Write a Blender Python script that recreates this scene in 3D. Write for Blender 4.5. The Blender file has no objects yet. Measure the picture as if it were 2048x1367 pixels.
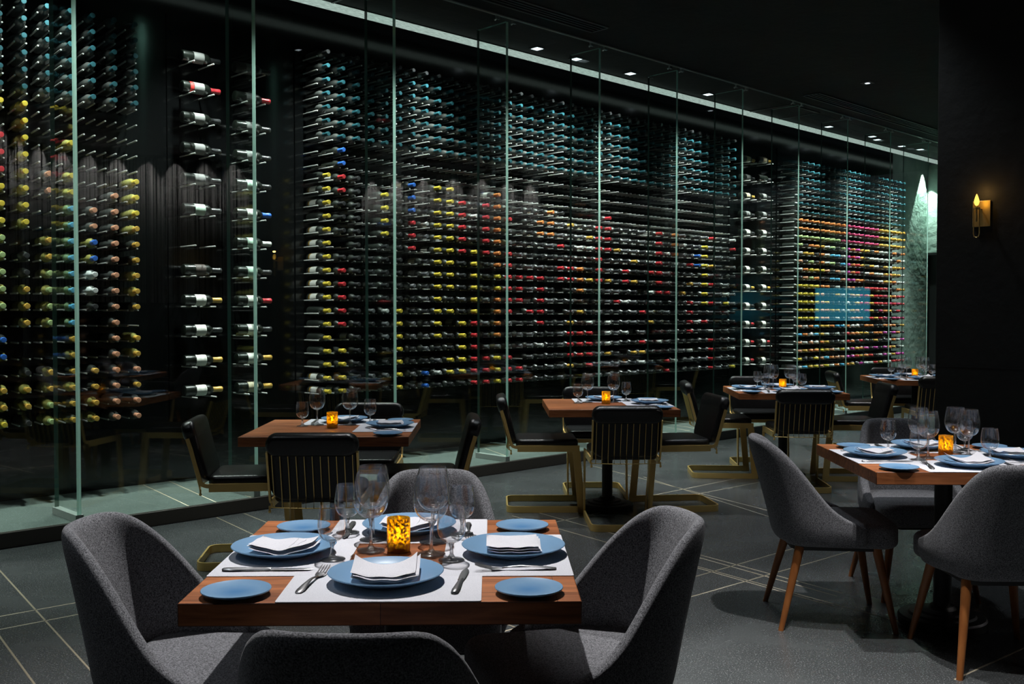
import bpy, bmesh, math, random
from math import sin, cos, pi, radians as R, sqrt, exp
from mathutils import Vector, Matrix

random.seed(7)
SC = bpy.context.scene
COL = SC.collection

# ------------------------------------------------------------------ frame of the room
# metres; +Y runs along the dining tables away from the camera, the glass wall runs at 46.9 degrees to it
EYE = Vector((0, 0, 1.38))
A0 = Vector((-2.58, 6.28, 0.0))                 # foot of the first glass joint
GA = R(46.9)
D = Vector((sin(GA), cos(GA), 0))               # along the glass, to the far end
N = Vector((-cos(GA), sin(GA), 0))              # through the glass, into the cellar
CEIL = 4.0
CURB = 0.09
WALL = 1.10                                     # cellar wall, distance behind the glass


def SN(s, n, z=0.0):
    return A0 + D * s + N * n + Vector((0, 0, z))


# frame whose local x runs along the glass, y into the cellar
GLASS_ROT = math.atan2(D.y, D.x)


# ------------------------------------------------------------------ materials
def newmat(name):
    m = bpy.data.materials.new(name)
    m.use_nodes = True
    nt = m.node_tree
    b = nt.nodes['Principled BSDF']
    return m, nt, b


def setb(b, col=None, rough=None, metal=None, spec=None, **kw):
    if col is not None:
        b.inputs['Base Color'].default_value = (*col, 1)
    if rough is not None:
        b.inputs['Roughness'].default_value = rough
    if metal is not None:
        b.inputs['Metallic'].default_value = metal
    if spec is not None:
        b.inputs['Specular IOR Level'].default_value = spec
    for k, v in kw.items():
        b.inputs[k].default_value = v


def plain(name, col, rough=0.5, metal=0.0, spec=0.5, **kw):
    m, nt, b = newmat(name)
    setb(b, col, rough, metal, spec, **kw)
    # every surface keeps a little natural unevenness in its sheen
    tc = nt.nodes.new('ShaderNodeTexCoord')
    no = nt.nodes.new('ShaderNodeTexNoise')
    no.inputs['Scale'].default_value = 35
    mr = nt.nodes.new('ShaderNodeMapRange')
    mr.inputs['To Min'].default_value = max(0.02, rough * 0.85)
    mr.inputs['To Max'].default_value = min(1, rough * 1.15 + 0.01)
    nt.links.new(tc.outputs['Object'], no.inputs['Vector'])
    nt.links.new(no.outputs['Fac'], mr.inputs['Value'])
    nt.links.new(mr.outputs['Result'], b.inputs['Roughness'])
    return m


def noise_col(name, c0, c1, scale, rough, detail=4, bump=0.0, bscale=None, lo=0.35, hi=0.65, spec=0.5, coord='Object', stretch=(1, 1, 1), metal=0.0):
    m, nt, b = newmat(name)
    setb(b, c0, rough, metal, spec)
    tc = nt.nodes.new('ShaderNodeTexCoord')
    mp = nt.nodes.new('ShaderNodeMapping')
    mp.inputs['Scale'].default_value = stretch
    no = nt.nodes.new('ShaderNodeTexNoise')
    no.inputs['Scale'].default_value = scale
    no.inputs['Detail'].default_value = detail
    cr = nt.nodes.new('ShaderNodeValToRGB')
    cr.color_ramp.elements[0].position = lo
    cr.color_ramp.elements[1].position = hi
    cr.color_ramp.elements[0].color = (*c0, 1)
    cr.color_ramp.elements[1].color = (*c1, 1)
    L = nt.links.new
    L(tc.outputs[coord], mp.inputs['Vector'])
    L(mp.outputs['Vector'], no.inputs['Vector'])
    L(no.outputs['Fac'], cr.inputs['Fac'])
    L(cr.outputs['Color'], b.inputs['Base Color'])
    if bump:
        n2 = nt.nodes.new('ShaderNodeTexNoise')
        n2.inputs['Scale'].default_value = bscale or scale
        n2.inputs['Detail'].default_value = 5
        bp = nt.nodes.new('ShaderNodeBump')
        bp.inputs['Strength'].default_value = bump
        bp.inputs['Distance'].default_value = 0.02
        L(mp.outputs['Vector'], n2.inputs['Vector'])
        L(n2.outputs['Fac'], bp.inputs['Height'])
        L(bp.outputs['Normal'], b.inputs['Normal'])
    return m


def slate(name, base, fleck, rough):
    m, nt, b = newmat(name)
    L = nt.links.new
    setb(b, base, rough, 0, 0.5)
    tc = nt.nodes.new('ShaderNodeTexCoord')
    n1 = nt.nodes.new('ShaderNodeTexNoise'); n1.inputs['Scale'].default_value = 3.0; n1.inputs['Detail'].default_value = 8
    r1 = nt.nodes.new('ShaderNodeValToRGB')
    r1.color_ramp.elements[0].color = (*[c * 0.85 for c in base], 1)
    r1.color_ramp.elements[1].color = (*[c * 1.15 for c in base], 1)
    r1.color_ramp.elements[0].position = 0.3; r1.color_ramp.elements[1].position = 0.7
    n2 = nt.nodes.new('ShaderNodeTexNoise'); n2.inputs['Scale'].default_value = 170; n2.inputs['Detail'].default_value = 2
    r2 = nt.nodes.new('ShaderNodeValToRGB')
    r2.color_ramp.elements[0].position = 0.58; r2.color_ramp.elements[1].position = 0.76
    r2.color_ramp.elements[0].color = (0, 0, 0, 1); r2.color_ramp.elements[1].color = (1, 1, 1, 1)
    mx = nt.nodes.new('ShaderNodeMixRGB')
    mx.inputs['Color2'].default_value = (*fleck, 1)
    L(tc.outputs['Object'], n1.inputs['Vector']); L(tc.outputs['Object'], n2.inputs['Vector'])
    L(n1.outputs['Fac'], r1.inputs['Fac']); L(n2.outputs['Fac'], r2.inputs['Fac'])
    L(r2.outputs['Color'], mx.inputs['Fac']); L(r1.outputs['Color'], mx.inputs['Color1'])
    L(mx.outputs['Color'], b.inputs['Base Color'])
    mr = nt.nodes.new('ShaderNodeMapRange')
    mr.inputs['To Min'].default_value = rough * 0.92; mr.inputs['To Max'].default_value = rough * 1.08
    L(n1.outputs['Fac'], mr.inputs['Value']); L(mr.outputs['Result'], b.inputs['Roughness'])
    bp = nt.nodes.new('ShaderNodeBump'); bp.inputs['Strength'].default_value = 0.02; bp.inputs['Distance'].default_value = 0.01
    L(n1.outputs['Fac'], bp.inputs['Height']); L(bp.outputs['Normal'], b.inputs['Normal'])
    return m


def walnut(name):
    m, nt, b = newmat(name)
    L = nt.links.new
    setb(b, (0.3, 0.1, 0.04), 0.42, 0, 0.35)
    tc = nt.nodes.new('ShaderNodeTexCoord')
    # staves run along local x, 7 cm wide
    br = nt.nodes.new('ShaderNodeTexBrick')
    br.inputs['Scale'].default_value = 1.0
    br.inputs['Brick Width'].default_value = 0.62
    br.inputs['Row Height'].default_value = 0.074
    br.inputs['Mortar Size'].default_value = 0.0008
    br.inputs['Mortar'].default_value = (0.06, 0.018, 0.007, 1)
    br.inputs['Color1'].default_value = (0.34, 0.115, 0.042, 1)
    br.inputs['Color2'].default_value = (0.52, 0.19, 0.07, 1)
    br.offset = 0.37
    mp = nt.nodes.new('ShaderNodeMapping'); mp.inputs['Scale'].default_value = (2.2, 22, 22)
    no = nt.nodes.new('ShaderNodeTexNoise'); no.inputs['Scale'].default_value = 2.6; no.inputs['Detail'].default_value = 8
    no.inputs['Distortion'].default_value = 0.6
    cr = nt.nodes.new('ShaderNodeValToRGB')
    cr.color_ramp.elements[0].position = 0.32; cr.color_ramp.elements[1].position = 0.66
    cr.color_ramp.elements[0].color = (0.52, 0.46, 0.42, 1); cr.color_ramp.elements[1].color = (1.05, 1.02, 1.0, 1)
    mx = nt.nodes.new('ShaderNodeMixRGB'); mx.blend_type = 'MULTIPLY'; mx.inputs['Fac'].default_value = 1
    L(tc.outputs['Object'], br.inputs['Vector']); L(tc.outputs['Object'], mp.inputs['Vector'])
    L(mp.outputs['Vector'], no.inputs['Vector']); L(no.outputs['Fac'], cr.inputs['Fac'])
    L(br.outputs['Color'], mx.inputs['Color1']); L(cr.outputs['Color'], mx.inputs['Color2'])
    L(mx.outputs['Color'], b.inputs['Base Color'])
    return m


def fabric(name, c0, c1, scale=420, bump=0.35):
    m, nt, b = newmat(name)
    L = nt.links.new
    setb(b, c0, 0.95, 0, 0.1)
    b.inputs['Sheen Weight'].default_value = 0.12
    b.inputs['Sheen Roughness'].default_value = 0.5
    tc = nt.nodes.new('ShaderNodeTexCoord')
    no = nt.nodes.new('ShaderNodeTexNoise'); no.inputs['Scale'].default_value = scale; no.inputs['Detail'].default_value = 3
    cr = nt.nodes.new('ShaderNodeValToRGB')
    cr.color_ramp.elements[0].position = 0.32; cr.color_ramp.elements[1].position = 0.7
    cr.color_ramp.elements[0].color = (*c0, 1); cr.color_ramp.elements[1].color = (*c1, 1)
    bp = nt.nodes.new('ShaderNodeBump'); bp.inputs['Strength'].default_value = bump; bp.inputs['Distance'].default_value = 0.002
    L(tc.outputs['Object'], no.inputs['Vector']); L(no.outputs['Fac'], cr.inputs['Fac'])
    L(cr.outputs['Color'], b.inputs['Base Color']); L(no.outputs['Fac'], bp.inputs['Height'])
    L(bp.outputs['Normal'], b.inputs['Normal'])
    return m


def thin_glass(name, tint, refl_tint=(1, 1, 1), rough=0.0, gain=1.0, bias=0.0, sparkle=0.0):
    """clear sheet: what is seen through it plus Fresnel reflection"""
    m = bpy.data.materials.new(name); m.use_nodes = True
    nt = m.node_tree; L = nt.links.new
    for n in list(nt.nodes):
        nt.nodes.remove(n)
    out = nt.nodes.new('ShaderNodeOutputMaterial')
    tr = nt.nodes.new('ShaderNodeBsdfTransparent'); tr.inputs['Color'].default_value = (*tint, 1)
    gl = nt.nodes.new('ShaderNodeBsdfGlossy'); gl.inputs['Color'].default_value = (*refl_tint, 1); gl.inputs['Roughness'].default_value = rough
    fr = nt.nodes.new('ShaderNodeFresnel'); fr.inputs['IOR'].default_value = 1.5
    geo = nt.nodes.new('ShaderNodeNewGeometry')
    # the same reflectance on both faces of the sheet
    ior = nt.nodes.new('ShaderNodeMapRange')
    ior.inputs['To Min'].default_value = 1.5; ior.inputs['To Max'].default_value = 1 / 1.5
    L(geo.outputs['Backfacing'], ior.inputs['Value']); L(ior.outputs['Result'], fr.inputs['IOR'])
    ma = nt.nodes.new('ShaderNodeMath'); ma.operation = 'MULTIPLY_ADD'; ma.use_clamp = True
    ma.inputs[1].default_value = gain; ma.inputs[2].default_value = bias
    mx = nt.nodes.new('ShaderNodeMixShader')
    L(fr.outputs['Fac'], ma.inputs[0]); L(ma.outputs['Value'], mx.inputs['Fac'])
    L(tr.outputs['BSDF'], mx.inputs[1]); L(gl.outputs['BSDF'], mx.inputs[2])
    if sparkle:      # added rough gloss layer, so lamps leave highlights on the bowl
        sm = nt.nodes.new('ShaderNodeBsdfGlossy'); sm.inputs['Roughness'].default_value = 0.26
        m2 = nt.nodes.new('ShaderNodeMixShader'); m2.inputs['Fac'].default_value = sparkle
        L(mx.outputs['Shader'], m2.inputs[1]); L(sm.outputs['BSDF'], m2.inputs[2]); L(m2.outputs['Shader'], out.inputs['Surface'])
    else:
        L(mx.outputs['Shader'], out.inputs['Surface'])
    return m


def solid_glass(name, tint, mix=0.62):
    m = bpy.data.materials.new(name); m.use_nodes = True
    nt = m.node_tree; L = nt.links.new
    for n in list(nt.nodes):
        nt.nodes.remove(n)
    out = nt.nodes.new('ShaderNodeOutputMaterial')
    g = nt.nodes.new('ShaderNodeBsdfGlass'); g.inputs['IOR'].default_value = 1.45; g.inputs['Roughness'].default_value = 0.0
    g.inputs['Color'].default_value = (*tint, 1)
    tr = nt.nodes.new('ShaderNodeBsdfTransparent')
    mx = nt.nodes.new('ShaderNodeMixShader'); mx.inputs['Fac'].default_value = mix
    gl = nt.nodes.new('ShaderNodeBsdfGlossy'); gl.inputs['Roughness'].default_value = 0.26
    m2 = nt.nodes.new('ShaderNodeMixShader'); m2.inputs['Fac'].default_value = 0.05
    L(tr.outputs['BSDF'], mx.inputs[1]); L(g.outputs['BSDF'], mx.inputs[2])
    L(mx.outputs['Shader'], m2.inputs[1]); L(gl.outputs['BSDF'], m2.inputs[2]); L(m2.outputs['Shader'], out.inputs['Surface'])
    return m


def glass_edge(name):
    """ground edge of thick glass: green, lets light from behind and above spread through"""
    m, nt, b = newmat(name)
    setb(b, (0.34, 0.60, 0.52), 0.25, 0, 0.6)
    tl = nt.nodes.new('ShaderNodeBsdfTranslucent'); tl.inputs['Color'].default_value = (0.52, 0.80, 0.70, 1)
    mx = nt.nodes.new('ShaderNodeMixShader'); mx.inputs['Fac'].default_value = 0.5
    out = nt.nodes['Material Output']
    nt.links.new(b.outputs['BSDF'], mx.inputs[1]); nt.links.new(tl.outputs['BSDF'], mx.inputs[2]); nt.links.new(mx.outputs['Shader'], out.inputs['Surface'])
    return m


def emitter(name, col, strength):
    m, nt, b = newmat(name)
    setb(b, (0, 0, 0), 0.5)
    b.inputs['Emission Color'].default_value = (*col, 1)
    b.inputs['Emission Strength'].default_value = strength
    return m


def votive_mat(name):
    """amber glass with flaked gold leaf: lets the candle glow through"""
    m = bpy.data.materials.new(name); m.use_nodes = True
    nt = m.node_tree; L = nt.links.new
    for n in list(nt.nodes):
        nt.nodes.remove(n)
    out = nt.nodes.new('ShaderNodeOutputMaterial')
    tc = nt.nodes.new('ShaderNodeTexCoord')
    no = nt.nodes.new('ShaderNodeTexNoise'); no.inputs['Scale'].default_value = 150; no.inputs['Detail'].default_value = 5
    no.inputs['Roughness'].default_value = 0.65
    cr = nt.nodes.new('ShaderNodeValToRGB'); cr.color_ramp.elements[0].position = 0.47; cr.color_ramp.elements[1].position = 0.56
    tr = nt.nodes.new('ShaderNodeBsdfTransparent'); tr.inputs['Color'].default_value = (1.0, 0.68, 0.10, 1)
    tl = nt.nodes.new('ShaderNodeBsdfTranslucent'); tl.inputs['Color'].default_value = (1.0, 0.70, 0.05, 1)
    gl = nt.nodes.new('ShaderNodeBsdfGlossy'); gl.inputs['Color'].default_value = (1, 0.8, 0.5, 1); gl.inputs['Roughness'].default_value = 0.15
    gold = nt.nodes.new('ShaderNodeBsdfPrincipled')
    setb(gold, (0.42, 0.25, 0.07), 0.35, 0.7)
    m1 = nt.nodes.new('ShaderNodeMixShader'); m1.inputs['Fac'].default_value = 0.55
    m2 = nt.nodes.new('ShaderNodeMixShader'); m2.inputs['Fac'].default_value = 0.06
    m3 = nt.nodes.new('ShaderNodeMixShader')
    L(tc.outputs['Object'], no.inputs['Vector']); L(no.outputs['Fac'], cr.inputs['Fac'])
    L(tr.outputs['BSDF'], m1.inputs[1]); L(tl.outputs['BSDF'], m1.inputs[2])
    L(m1.outputs['Shader'], m2.inputs[1]); L(gl.outputs['BSDF'], m2.inputs[2])
    L(cr.outputs['Color'], m3.inputs['Fac']); L(m2.outputs['Shader'], m3.inputs[1]); L(gold.outputs['BSDF'], m3.inputs[2])
    L(m3.outputs['Shader'], out.inputs['Surface'])
    return m


def plate_mat(name):
    """blue glaze, deeper toward the centre of the plate"""
    m, nt, b = newmat(name)
    L = nt.links.new
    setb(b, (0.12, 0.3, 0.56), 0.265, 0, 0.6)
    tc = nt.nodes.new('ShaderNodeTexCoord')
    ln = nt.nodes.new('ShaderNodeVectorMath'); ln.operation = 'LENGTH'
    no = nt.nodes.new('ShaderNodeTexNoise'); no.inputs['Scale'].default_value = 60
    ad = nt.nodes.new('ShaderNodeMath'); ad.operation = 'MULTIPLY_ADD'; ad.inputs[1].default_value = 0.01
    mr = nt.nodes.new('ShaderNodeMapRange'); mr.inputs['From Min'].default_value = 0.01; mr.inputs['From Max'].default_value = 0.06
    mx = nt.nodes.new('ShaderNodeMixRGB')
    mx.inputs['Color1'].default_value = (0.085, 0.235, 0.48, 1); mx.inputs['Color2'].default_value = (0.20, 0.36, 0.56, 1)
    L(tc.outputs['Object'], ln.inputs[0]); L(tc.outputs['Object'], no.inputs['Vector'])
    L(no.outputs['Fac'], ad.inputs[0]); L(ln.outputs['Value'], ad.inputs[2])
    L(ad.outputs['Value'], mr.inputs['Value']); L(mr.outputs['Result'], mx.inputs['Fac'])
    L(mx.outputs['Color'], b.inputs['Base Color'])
    return m


M = {}
M['floor'] = slate('slate_terrazzo', (0.060, 0.065, 0.066), (0.34, 0.345, 0.35), 0.27)
M['cellar_floor'] = slate('green_slate', (0.048, 0.066, 0.058), (0.22, 0.27, 0.245), 0.5)
M['inlay'] = plain('brass_inlay', (0.42, 0.36, 0.26), 0.45, 0.3)
M['curb'] = plain('bronze_curb', (0.06, 0.053, 0.046), 0.4, 0.2)
M['ceiling'] = noise_col('black_plaster_ceiling', (0.005, 0.005, 0.0052), (0.009, 0.009, 0.0092), 2.0, 0.7, bump=0.25, bscale=9, spec=0.12)
M['black_wall'] = plain('polished_black_wall', (0.003, 0.0033, 0.0035), 0.15, 0, 0.45)
M['dark_wall'] = noise_col('charcoal_wall', (0.0055, 0.0055, 0.005), (0.010, 0.010, 0.009), 4.0, 0.6, bump=0.2, bscale=14)
M['plaster'] = noise_col('troweled_plaster', (0.30, 0.40, 0.35), (0.46, 0.57, 0.51), 3.5, 0.42, bump=0.9, bscale=7.5, stretch=(1, 1, 1))
M['walnut'] = walnut('walnut_butcher_block')
M['grey_fabric'] = fabric('grey_heather_wool', (0.038, 0.038, 0.043), (0.29, 0.29, 0.31), scale=300)
M['linen'] = fabric('white_linen', (0.70, 0.69, 0.75), (0.86, 0.85, 0.90), scale=500, bump=0.25)
M['mat'] = fabric('white_placemat', (0.66, 0.66, 0.72), (0.80, 0.80, 0.85), scale=380, bump=0.25)
M['leather'] = noise_col('black_leather', (0.0035, 0.0035, 0.004), (0.007, 0.007, 0.0075), 60, 0.3, bump=0.1, bscale=180)
M['brass'] = plain('brushed_brass', (0.92, 0.64, 0.23), 0.34, 0.68)
M['leg_wood'] = noise_col('orange_walnut_leg', (0.26, 0.085, 0.022), (0.36, 0.13, 0.035), 6, 0.38, stretch=(6, 6, 1))
M['black_metal'] = plain('black_iron', (0.010, 0.010, 0.011), 0.42, 0.3)
M['steel'] = plain('polished_steel', (0.40, 0.40, 0.41), 0.30, 0.95)
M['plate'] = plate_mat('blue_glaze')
M['window'] = thin_glass('clear_sheet_glass', (0.93, 0.972, 0.955), bias=0.004)
M['fin'] = thin_glass('fin_glass', (0.955, 0.985, 0.975), gain=0.6)
M['fin_edge'] = glass_edge('green_glass_edge')
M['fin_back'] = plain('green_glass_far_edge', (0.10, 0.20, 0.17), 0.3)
M['shoe'] = plain('pale_glass_shoe', (0.22, 0.25, 0.23), 0.5)
M['rail'] = plain('glazing_channel', (0.30, 0.33, 0.32), 0.45, 0.3)
M['bowl'] = thin_glass('wine_glass_bowl', (0.99, 0.99, 0.992), gain=1.5, sparkle=0.016)
M['stem'] = solid_glass('wine_glass_stem', (0.98, 0.985, 0.99))
M['votive'] = votive_mat('amber_votive_glass')
M['wax'] = plain('amber_wax', (0.5, 0.3, 0.10), 0.5)
M['flame'] = emitter('candle_flame', (1.0, 0.70, 0.16), 30)
M['bulb'] = emitter('candle_bulb', (1.0, 0.56, 0.07), 2.6)
M['downlight'] = emitter('downlight_lens', (0.82, 0.92, 1.0), 2.2)
M['led'] = None
M['peg'] = plain('aluminium_peg', (0.62, 0.62, 0.60), 0.35, 0.5)
M['trim_dark'] = plain('dark_trim', (0.012, 0.012, 0.013), 0.5)
M['chain'] = plain('nickel_bead_chain', (0.55, 0.53, 0.52), 0.35, 0.9)
M['lbl_white'] = plain('white_bottle_label', (0.68, 0.67, 0.62), 0.6)
M['lbl_cream'] = plain('cream_bottle_label', (0.55, 0.47, 0.32), 0.6)
M['lbl_green'] = plain('pale_green_bottle_label', (0.42, 0.55, 0.45), 0.6)
M['lbl_shade_grey'] = plain('shade_grey_bottle_label', (0.17, 0.17, 0.165), 0.6)  # grey stands in for the dim light on the upper display rows
M['lbl_red'] = plain('red_label_band', (0.5, 0.03, 0.025), 0.5)
M['lbl_ink'] = plain('dark_label_print', (0.05, 0.035, 0.03), 0.6)
M['lbl_gold'] = plain('gold_label_band', (0.45, 0.27, 0.06), 0.4, 0.3)
M['glass_dark'] = plain('dark_bottle_glass', (0.016, 0.019, 0.016), 0.30, 0, 0.9)
M['glass_black'] = plain('black_bottle_glass', (0.005, 0.007, 0.005), 0.30, 0, 0.6)
M['glass_smoke'] = plain('smoky_bottle_glass', (0.035, 0.038, 0.036), 0.31, 0, 0.7)
M['screen'] = emitter('teal_window_glow', (0.05, 0.42, 0.62), 1.2)


def clear_bottle(name, col):
    m, nt, b = newmat(name)
    setb(b, col, 0.08, 0, 0.6)
    b.inputs['Transmission Weight'].default_value = 0.45
    return m


M['glass_straw'] = clear_bottle('straw_bottle_glass', (0.42, 0.40, 0.12))
M['glass_green'] = clear_bottle('green_bottle_glass', (0.22, 0.34, 0.20))
M['glass_white'] = plain('frosted_white_bottle', (0.55, 0.60, 0.58), 0.2)
CAPS = {
    'T': ('teal', (0.013, 0.065, 0.080)), 'K': ('black', (0.028, 0.028, 0.03)), 'Y': ('yellow', (0.62, 0.47, 0.05)),
    'R': ('red', (0.50, 0.03, 0.04)), 'B': ('blue', (0.03, 0.13, 0.50)), 'O': ('orange', (0.66, 0.21, 0.06)),
    'C': ('copper', (0.60, 0.28, 0.17)), 'G': ('gold', (0.58, 0.34, 0.06)), 'W': ('silver', (0.55, 0.56, 0.55)),
    'M': ('maroon', (0.36, 0.03, 0.10)), 'L': ('light blue', (0.10, 0.40, 0.66)), 'P': ('pink', (0.52, 0.05, 0.34)),
    'V': ('pale green', (0.38, 0.50, 0.22)), 'S': ('grey', (0.13, 0.13, 0.14)),
}
CM = {k: plain(v[0].replace(' ', '_') + '_capsule', v[1], 0.31, 0.12, 0.9) for k, v in CAPS.items()}


# ------------------------------------------------------------------ mesh helpers
class MB:
    def __init__(self):
        self.v = []; self.f = []; self.m = []

    def add(self, verts, faces, mat=0):
        b = len(self.v)
        self.v += [tuple(p) for p in verts]
        for q in faces:
            self.f.append([b + i for i in q]); self.m.append(mat)

    def box(self, lo, hi, mat=0, xf=None):
        x0, y0, z0 = lo; x1, y1, z1 = hi
        vs = [Vector(p) for p in ((x0, y0, z0), (x1, y0, z0), (x1, y1, z0), (x0, y1, z0), (x0, y0, z1), (x1, y0, z1), (x1, y1, z1), (x0, y1, z1))]
        if xf:
            vs = [xf @ p for p in vs]
        self.add(vs, [(0, 3, 2, 1), (4, 5, 6, 7), (0, 1, 5, 4), (1, 2, 6, 5), (2, 3, 7, 6), (3, 0, 4, 7)], mat)

    def lathe(self, prof, seg=24, mat=0, xf=None, ringmat=None, closed=True):
        """prof: (r, z) list revolved about z; r == 0 ends make poles"""
        rings = []
        vs = []
        for r, z in prof:
            if r <= 1e-7:
                rings.append([len(vs)]); vs.append(Vector((0, 0, z)))
            else:
                rings.append(list(range(len(vs), len(vs) + seg)))
                vs += [Vector((r * cos(2 * pi * i / seg), r * sin(2 * pi * i / seg), z)) for i in range(seg)]
        b = len(self.v)
        self.v += [tuple(xf @ p) if xf else tuple(p) for p in vs]
        for k in range(len(rings) - 1):
            a, c = rings[k], rings[k + 1]
            mm = ringmat[k] if ringmat else mat
            if len(a) == 1 and len(c) == 1:
                continue
            for i in range(seg):
                j = (i + 1) % seg
                if len(a) == 1:
                    q = [a[0], c[j], c[i]]
                elif len(c) == 1:
                    q = [a[i], a[j], c[0]]
                else:
                    q = [a[i], a[j], c[j], c[i]]
                self.f.append([b + t for t in q]); self.m.append(mm)

    def sweep(self, pts, sect, mat=0, up=None, closed=False, scale=None):
        """sect: 2-D polygon (a across, b along 'up'); swept along pts with mitred joints"""
        pts = [Vector(p) for p in pts]
        n = len(pts); k = len(sect)
        vs = []
        for i, p in enumerate(pts):
            if closed:
                t0 = (pts[i] - pts[i - 1]).normalized(); t1 = (pts[(i + 1) % n] - pts[i]).normalized()
            else:
                t0 = (pts[i] - pts[i - 1]).normalized() if i else (pts[1] - pts[0]).normalized()
                t1 = (pts[i + 1] - pts[i]).normalized() if i < n - 1 else t0
            t = (t0 + t1).normalized()
            u = Vector(up[i] if isinstance(up, list) else (up or (0, 0, 1)))
            u = (u - t * u.dot(t))
            if u.length < 1e-4:
                u = t.orthogonal()
            u.normalize()
            s = t.cross(u).normalized()
            mit = 1 / max(0.5, t.dot(t0))
            sc = scale[i] if scale else 1
            for a, b_ in sect:
                vs.append(p + s * a * sc * mit + u * b_ * sc)
        fs = []
        m = n if closed else n - 1
        for i in range(m):
            for j in range(k):
                a = i * k + j; b2 = i * k + (j + 1) % k
                c = ((i + 1) % n) * k + (j + 1) % k; d = ((i + 1) % n) * k + j
                fs.append((a, b2, c, d))
        if not closed:
            fs.append(tuple(reversed(range(k)))); fs.append(tuple(range((n - 1) * k, n * k)))
        self.add(vs, fs, mat)

    def tube(self, pts, r, seg=8, mat=0, closed=False, scale=None):
        self.sweep(pts, [(r * cos(2 * pi * i / seg), r * sin(2 * pi * i / seg)) for i in range(seg)], mat, up=(0.013, 0.021, 1), closed=closed, scale=scale)

    def mesh(self, name, mats, angle=35):
        me = bpy.data.meshes.new(name)
        me.from_pydata(self.v, [], self.f)
        for mt in (mats if isinstance(mats, (list, tuple)) else [mats]):
            me.materials.append(mt)
        me.polygons.foreach_set('material_index', self.m)
        me.polygons.foreach_set('use_smooth', [True] * len(self.f))
        bm = bmesh.new(); bm.from_mesh(me)
        bmesh.ops.recalc_face_normals(bm, faces=bm.faces)
        bm.to_mesh(me); bm.free()
        me.update()
        if angle:
            me.set_sharp_from_angle(angle=R(angle))
        return me

    def build(self, name, mats, parent=None, loc=None, rz=0, angle=35, bevel=0, seg=2, subsurf=0):
        return link(name, self.mesh(name, mats, angle), parent, loc, rz, bevel, seg, subsurf)


def link(name, me, parent=None, loc=None, rz=0, bevel=0, seg=2, subsurf=0):
    o = bpy.data.objects.new(name, me)
    COL.objects.link(o)
    if parent:
        o.parent = parent
    if loc is not None:
        o.location = loc
    o.rotation_euler = (0, 0, rz)
    if bevel:
        md = o.modifiers.new('edge', 'BEVEL'); md.width = bevel; md.segments = seg; md.limit_method = 'ANGLE'; md.angle_limit = R(40)
    if subsurf:
        md = o.modifiers.new('smooth', 'SUBSURF'); md.levels = subsurf; md.render_levels = subsurf
    return o


def tag(o, label, cat, group=None, kind=None):
    if label:
        o['label'] = label
    if cat:
        o['category'] = cat
    if group:
        o['group'] = group
    if kind:
        o['kind'] = kind
    return o


def thing(name, label, cat, loc=(0, 0, 0), rz=0, group=None):
    o = bpy.data.objects.new(name, None)
    o.empty_display_size = 0.1
    COL.objects.link(o)
    o.location = loc; o.rotation_euler = (0, 0, rz)
    return tag(o, label, cat, group)


KIDS = {}


def kids(o):
    return [c for c in bpy.data.objects if c.parent == o]


def proto(o):
    KIDS[o.name] = [(c, kids(c)) for c in kids(o)]
    return o


def dup(root, loc, rz=0, label=None, group=None, z=None):
    r = root.copy(); COL.objects.link(r)
    r.location = loc; r.rotation_euler = (0, 0, rz)
    if label:
        r['label'] = label
    if group:
        r['group'] = group
    for c, gs in KIDS.get(root.name, []):
        d = c.copy(); COL.objects.link(d); d.parent = r
        for g in gs:
            e = g.copy(); COL.objects.link(e); e.parent = d
    return r


def struct(o):
    o['kind'] = 'structure'
    return o


def rr_outline(w, h, r, n=6):
    pts = []
    for cx, cy, a0 in ((w / 2 - r, h / 2 - r, 0), (-w / 2 + r, h / 2 - r, 90), (-w / 2 + r, -h / 2 + r, 180), (w / 2 - r, -h / 2 + r, 270)):
        for i in range(n + 1):
            a = R(a0 + 90 * i / n)
            pts.append((cx + r * cos(a), cy + r * sin(a)))
    return pts


def rr_prism(mb, w, h, t, r, bev=0.0, mat=0, xf=None, n=6, steps=4):
    """rounded slab in the local xy plane, z from 0 to t, with a softly rounded rim"""
    layers = []
    if bev:
        for i in range(steps + 1):
            a = pi / 2 * i / steps
            layers.append((bev * (1 - sin(a)), bev * (1 - cos(a))))
        layers += [(q, t - z) for q, z in reversed(layers)]
    else:
        layers = [(0, 0), (0, t)]
    vs = []; k = 4 * (n + 1)
    for inset, z in layers:
        for x, y in rr_outline(w - 2 * inset, h - 2 * inset, max(r - inset, 0.001), n):
            vs.append(Vector((x, y, z)))
    fs = [tuple(reversed(range(k)))]
    for i in range(len(layers) - 1):
        for j in range(k):
            fs.append((i * k + j, i * k + (j + 1) % k, (i + 1) * k + (j + 1) % k, (i + 1) * k + j))
    b = (len(layers) - 1) * k
    fs.append(tuple(range(b, b + k)))
    if xf:
        vs = [xf @ p for p in vs]
    mb.add(vs, fs, mat)


ORD = ['', 'first', 'second', 'third', 'fourth', 'fifth', 'sixth', 'seventh', 'eighth', 'ninth', 'tenth', 'eleventh', 'twelfth', 'thirteenth',
       'fourteenth', 'fifteenth', 'sixteenth', 'seventeenth', 'eighteenth', 'nineteenth', 'twentieth', 'twenty-first', 'twenty-second',
       'twenty-third', 'twenty-fourth', 'twenty-fifth', 'twenty-sixth', 'twenty-seventh', 'twenty-eighth', 'twenty-ninth', 'thirtieth']


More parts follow.
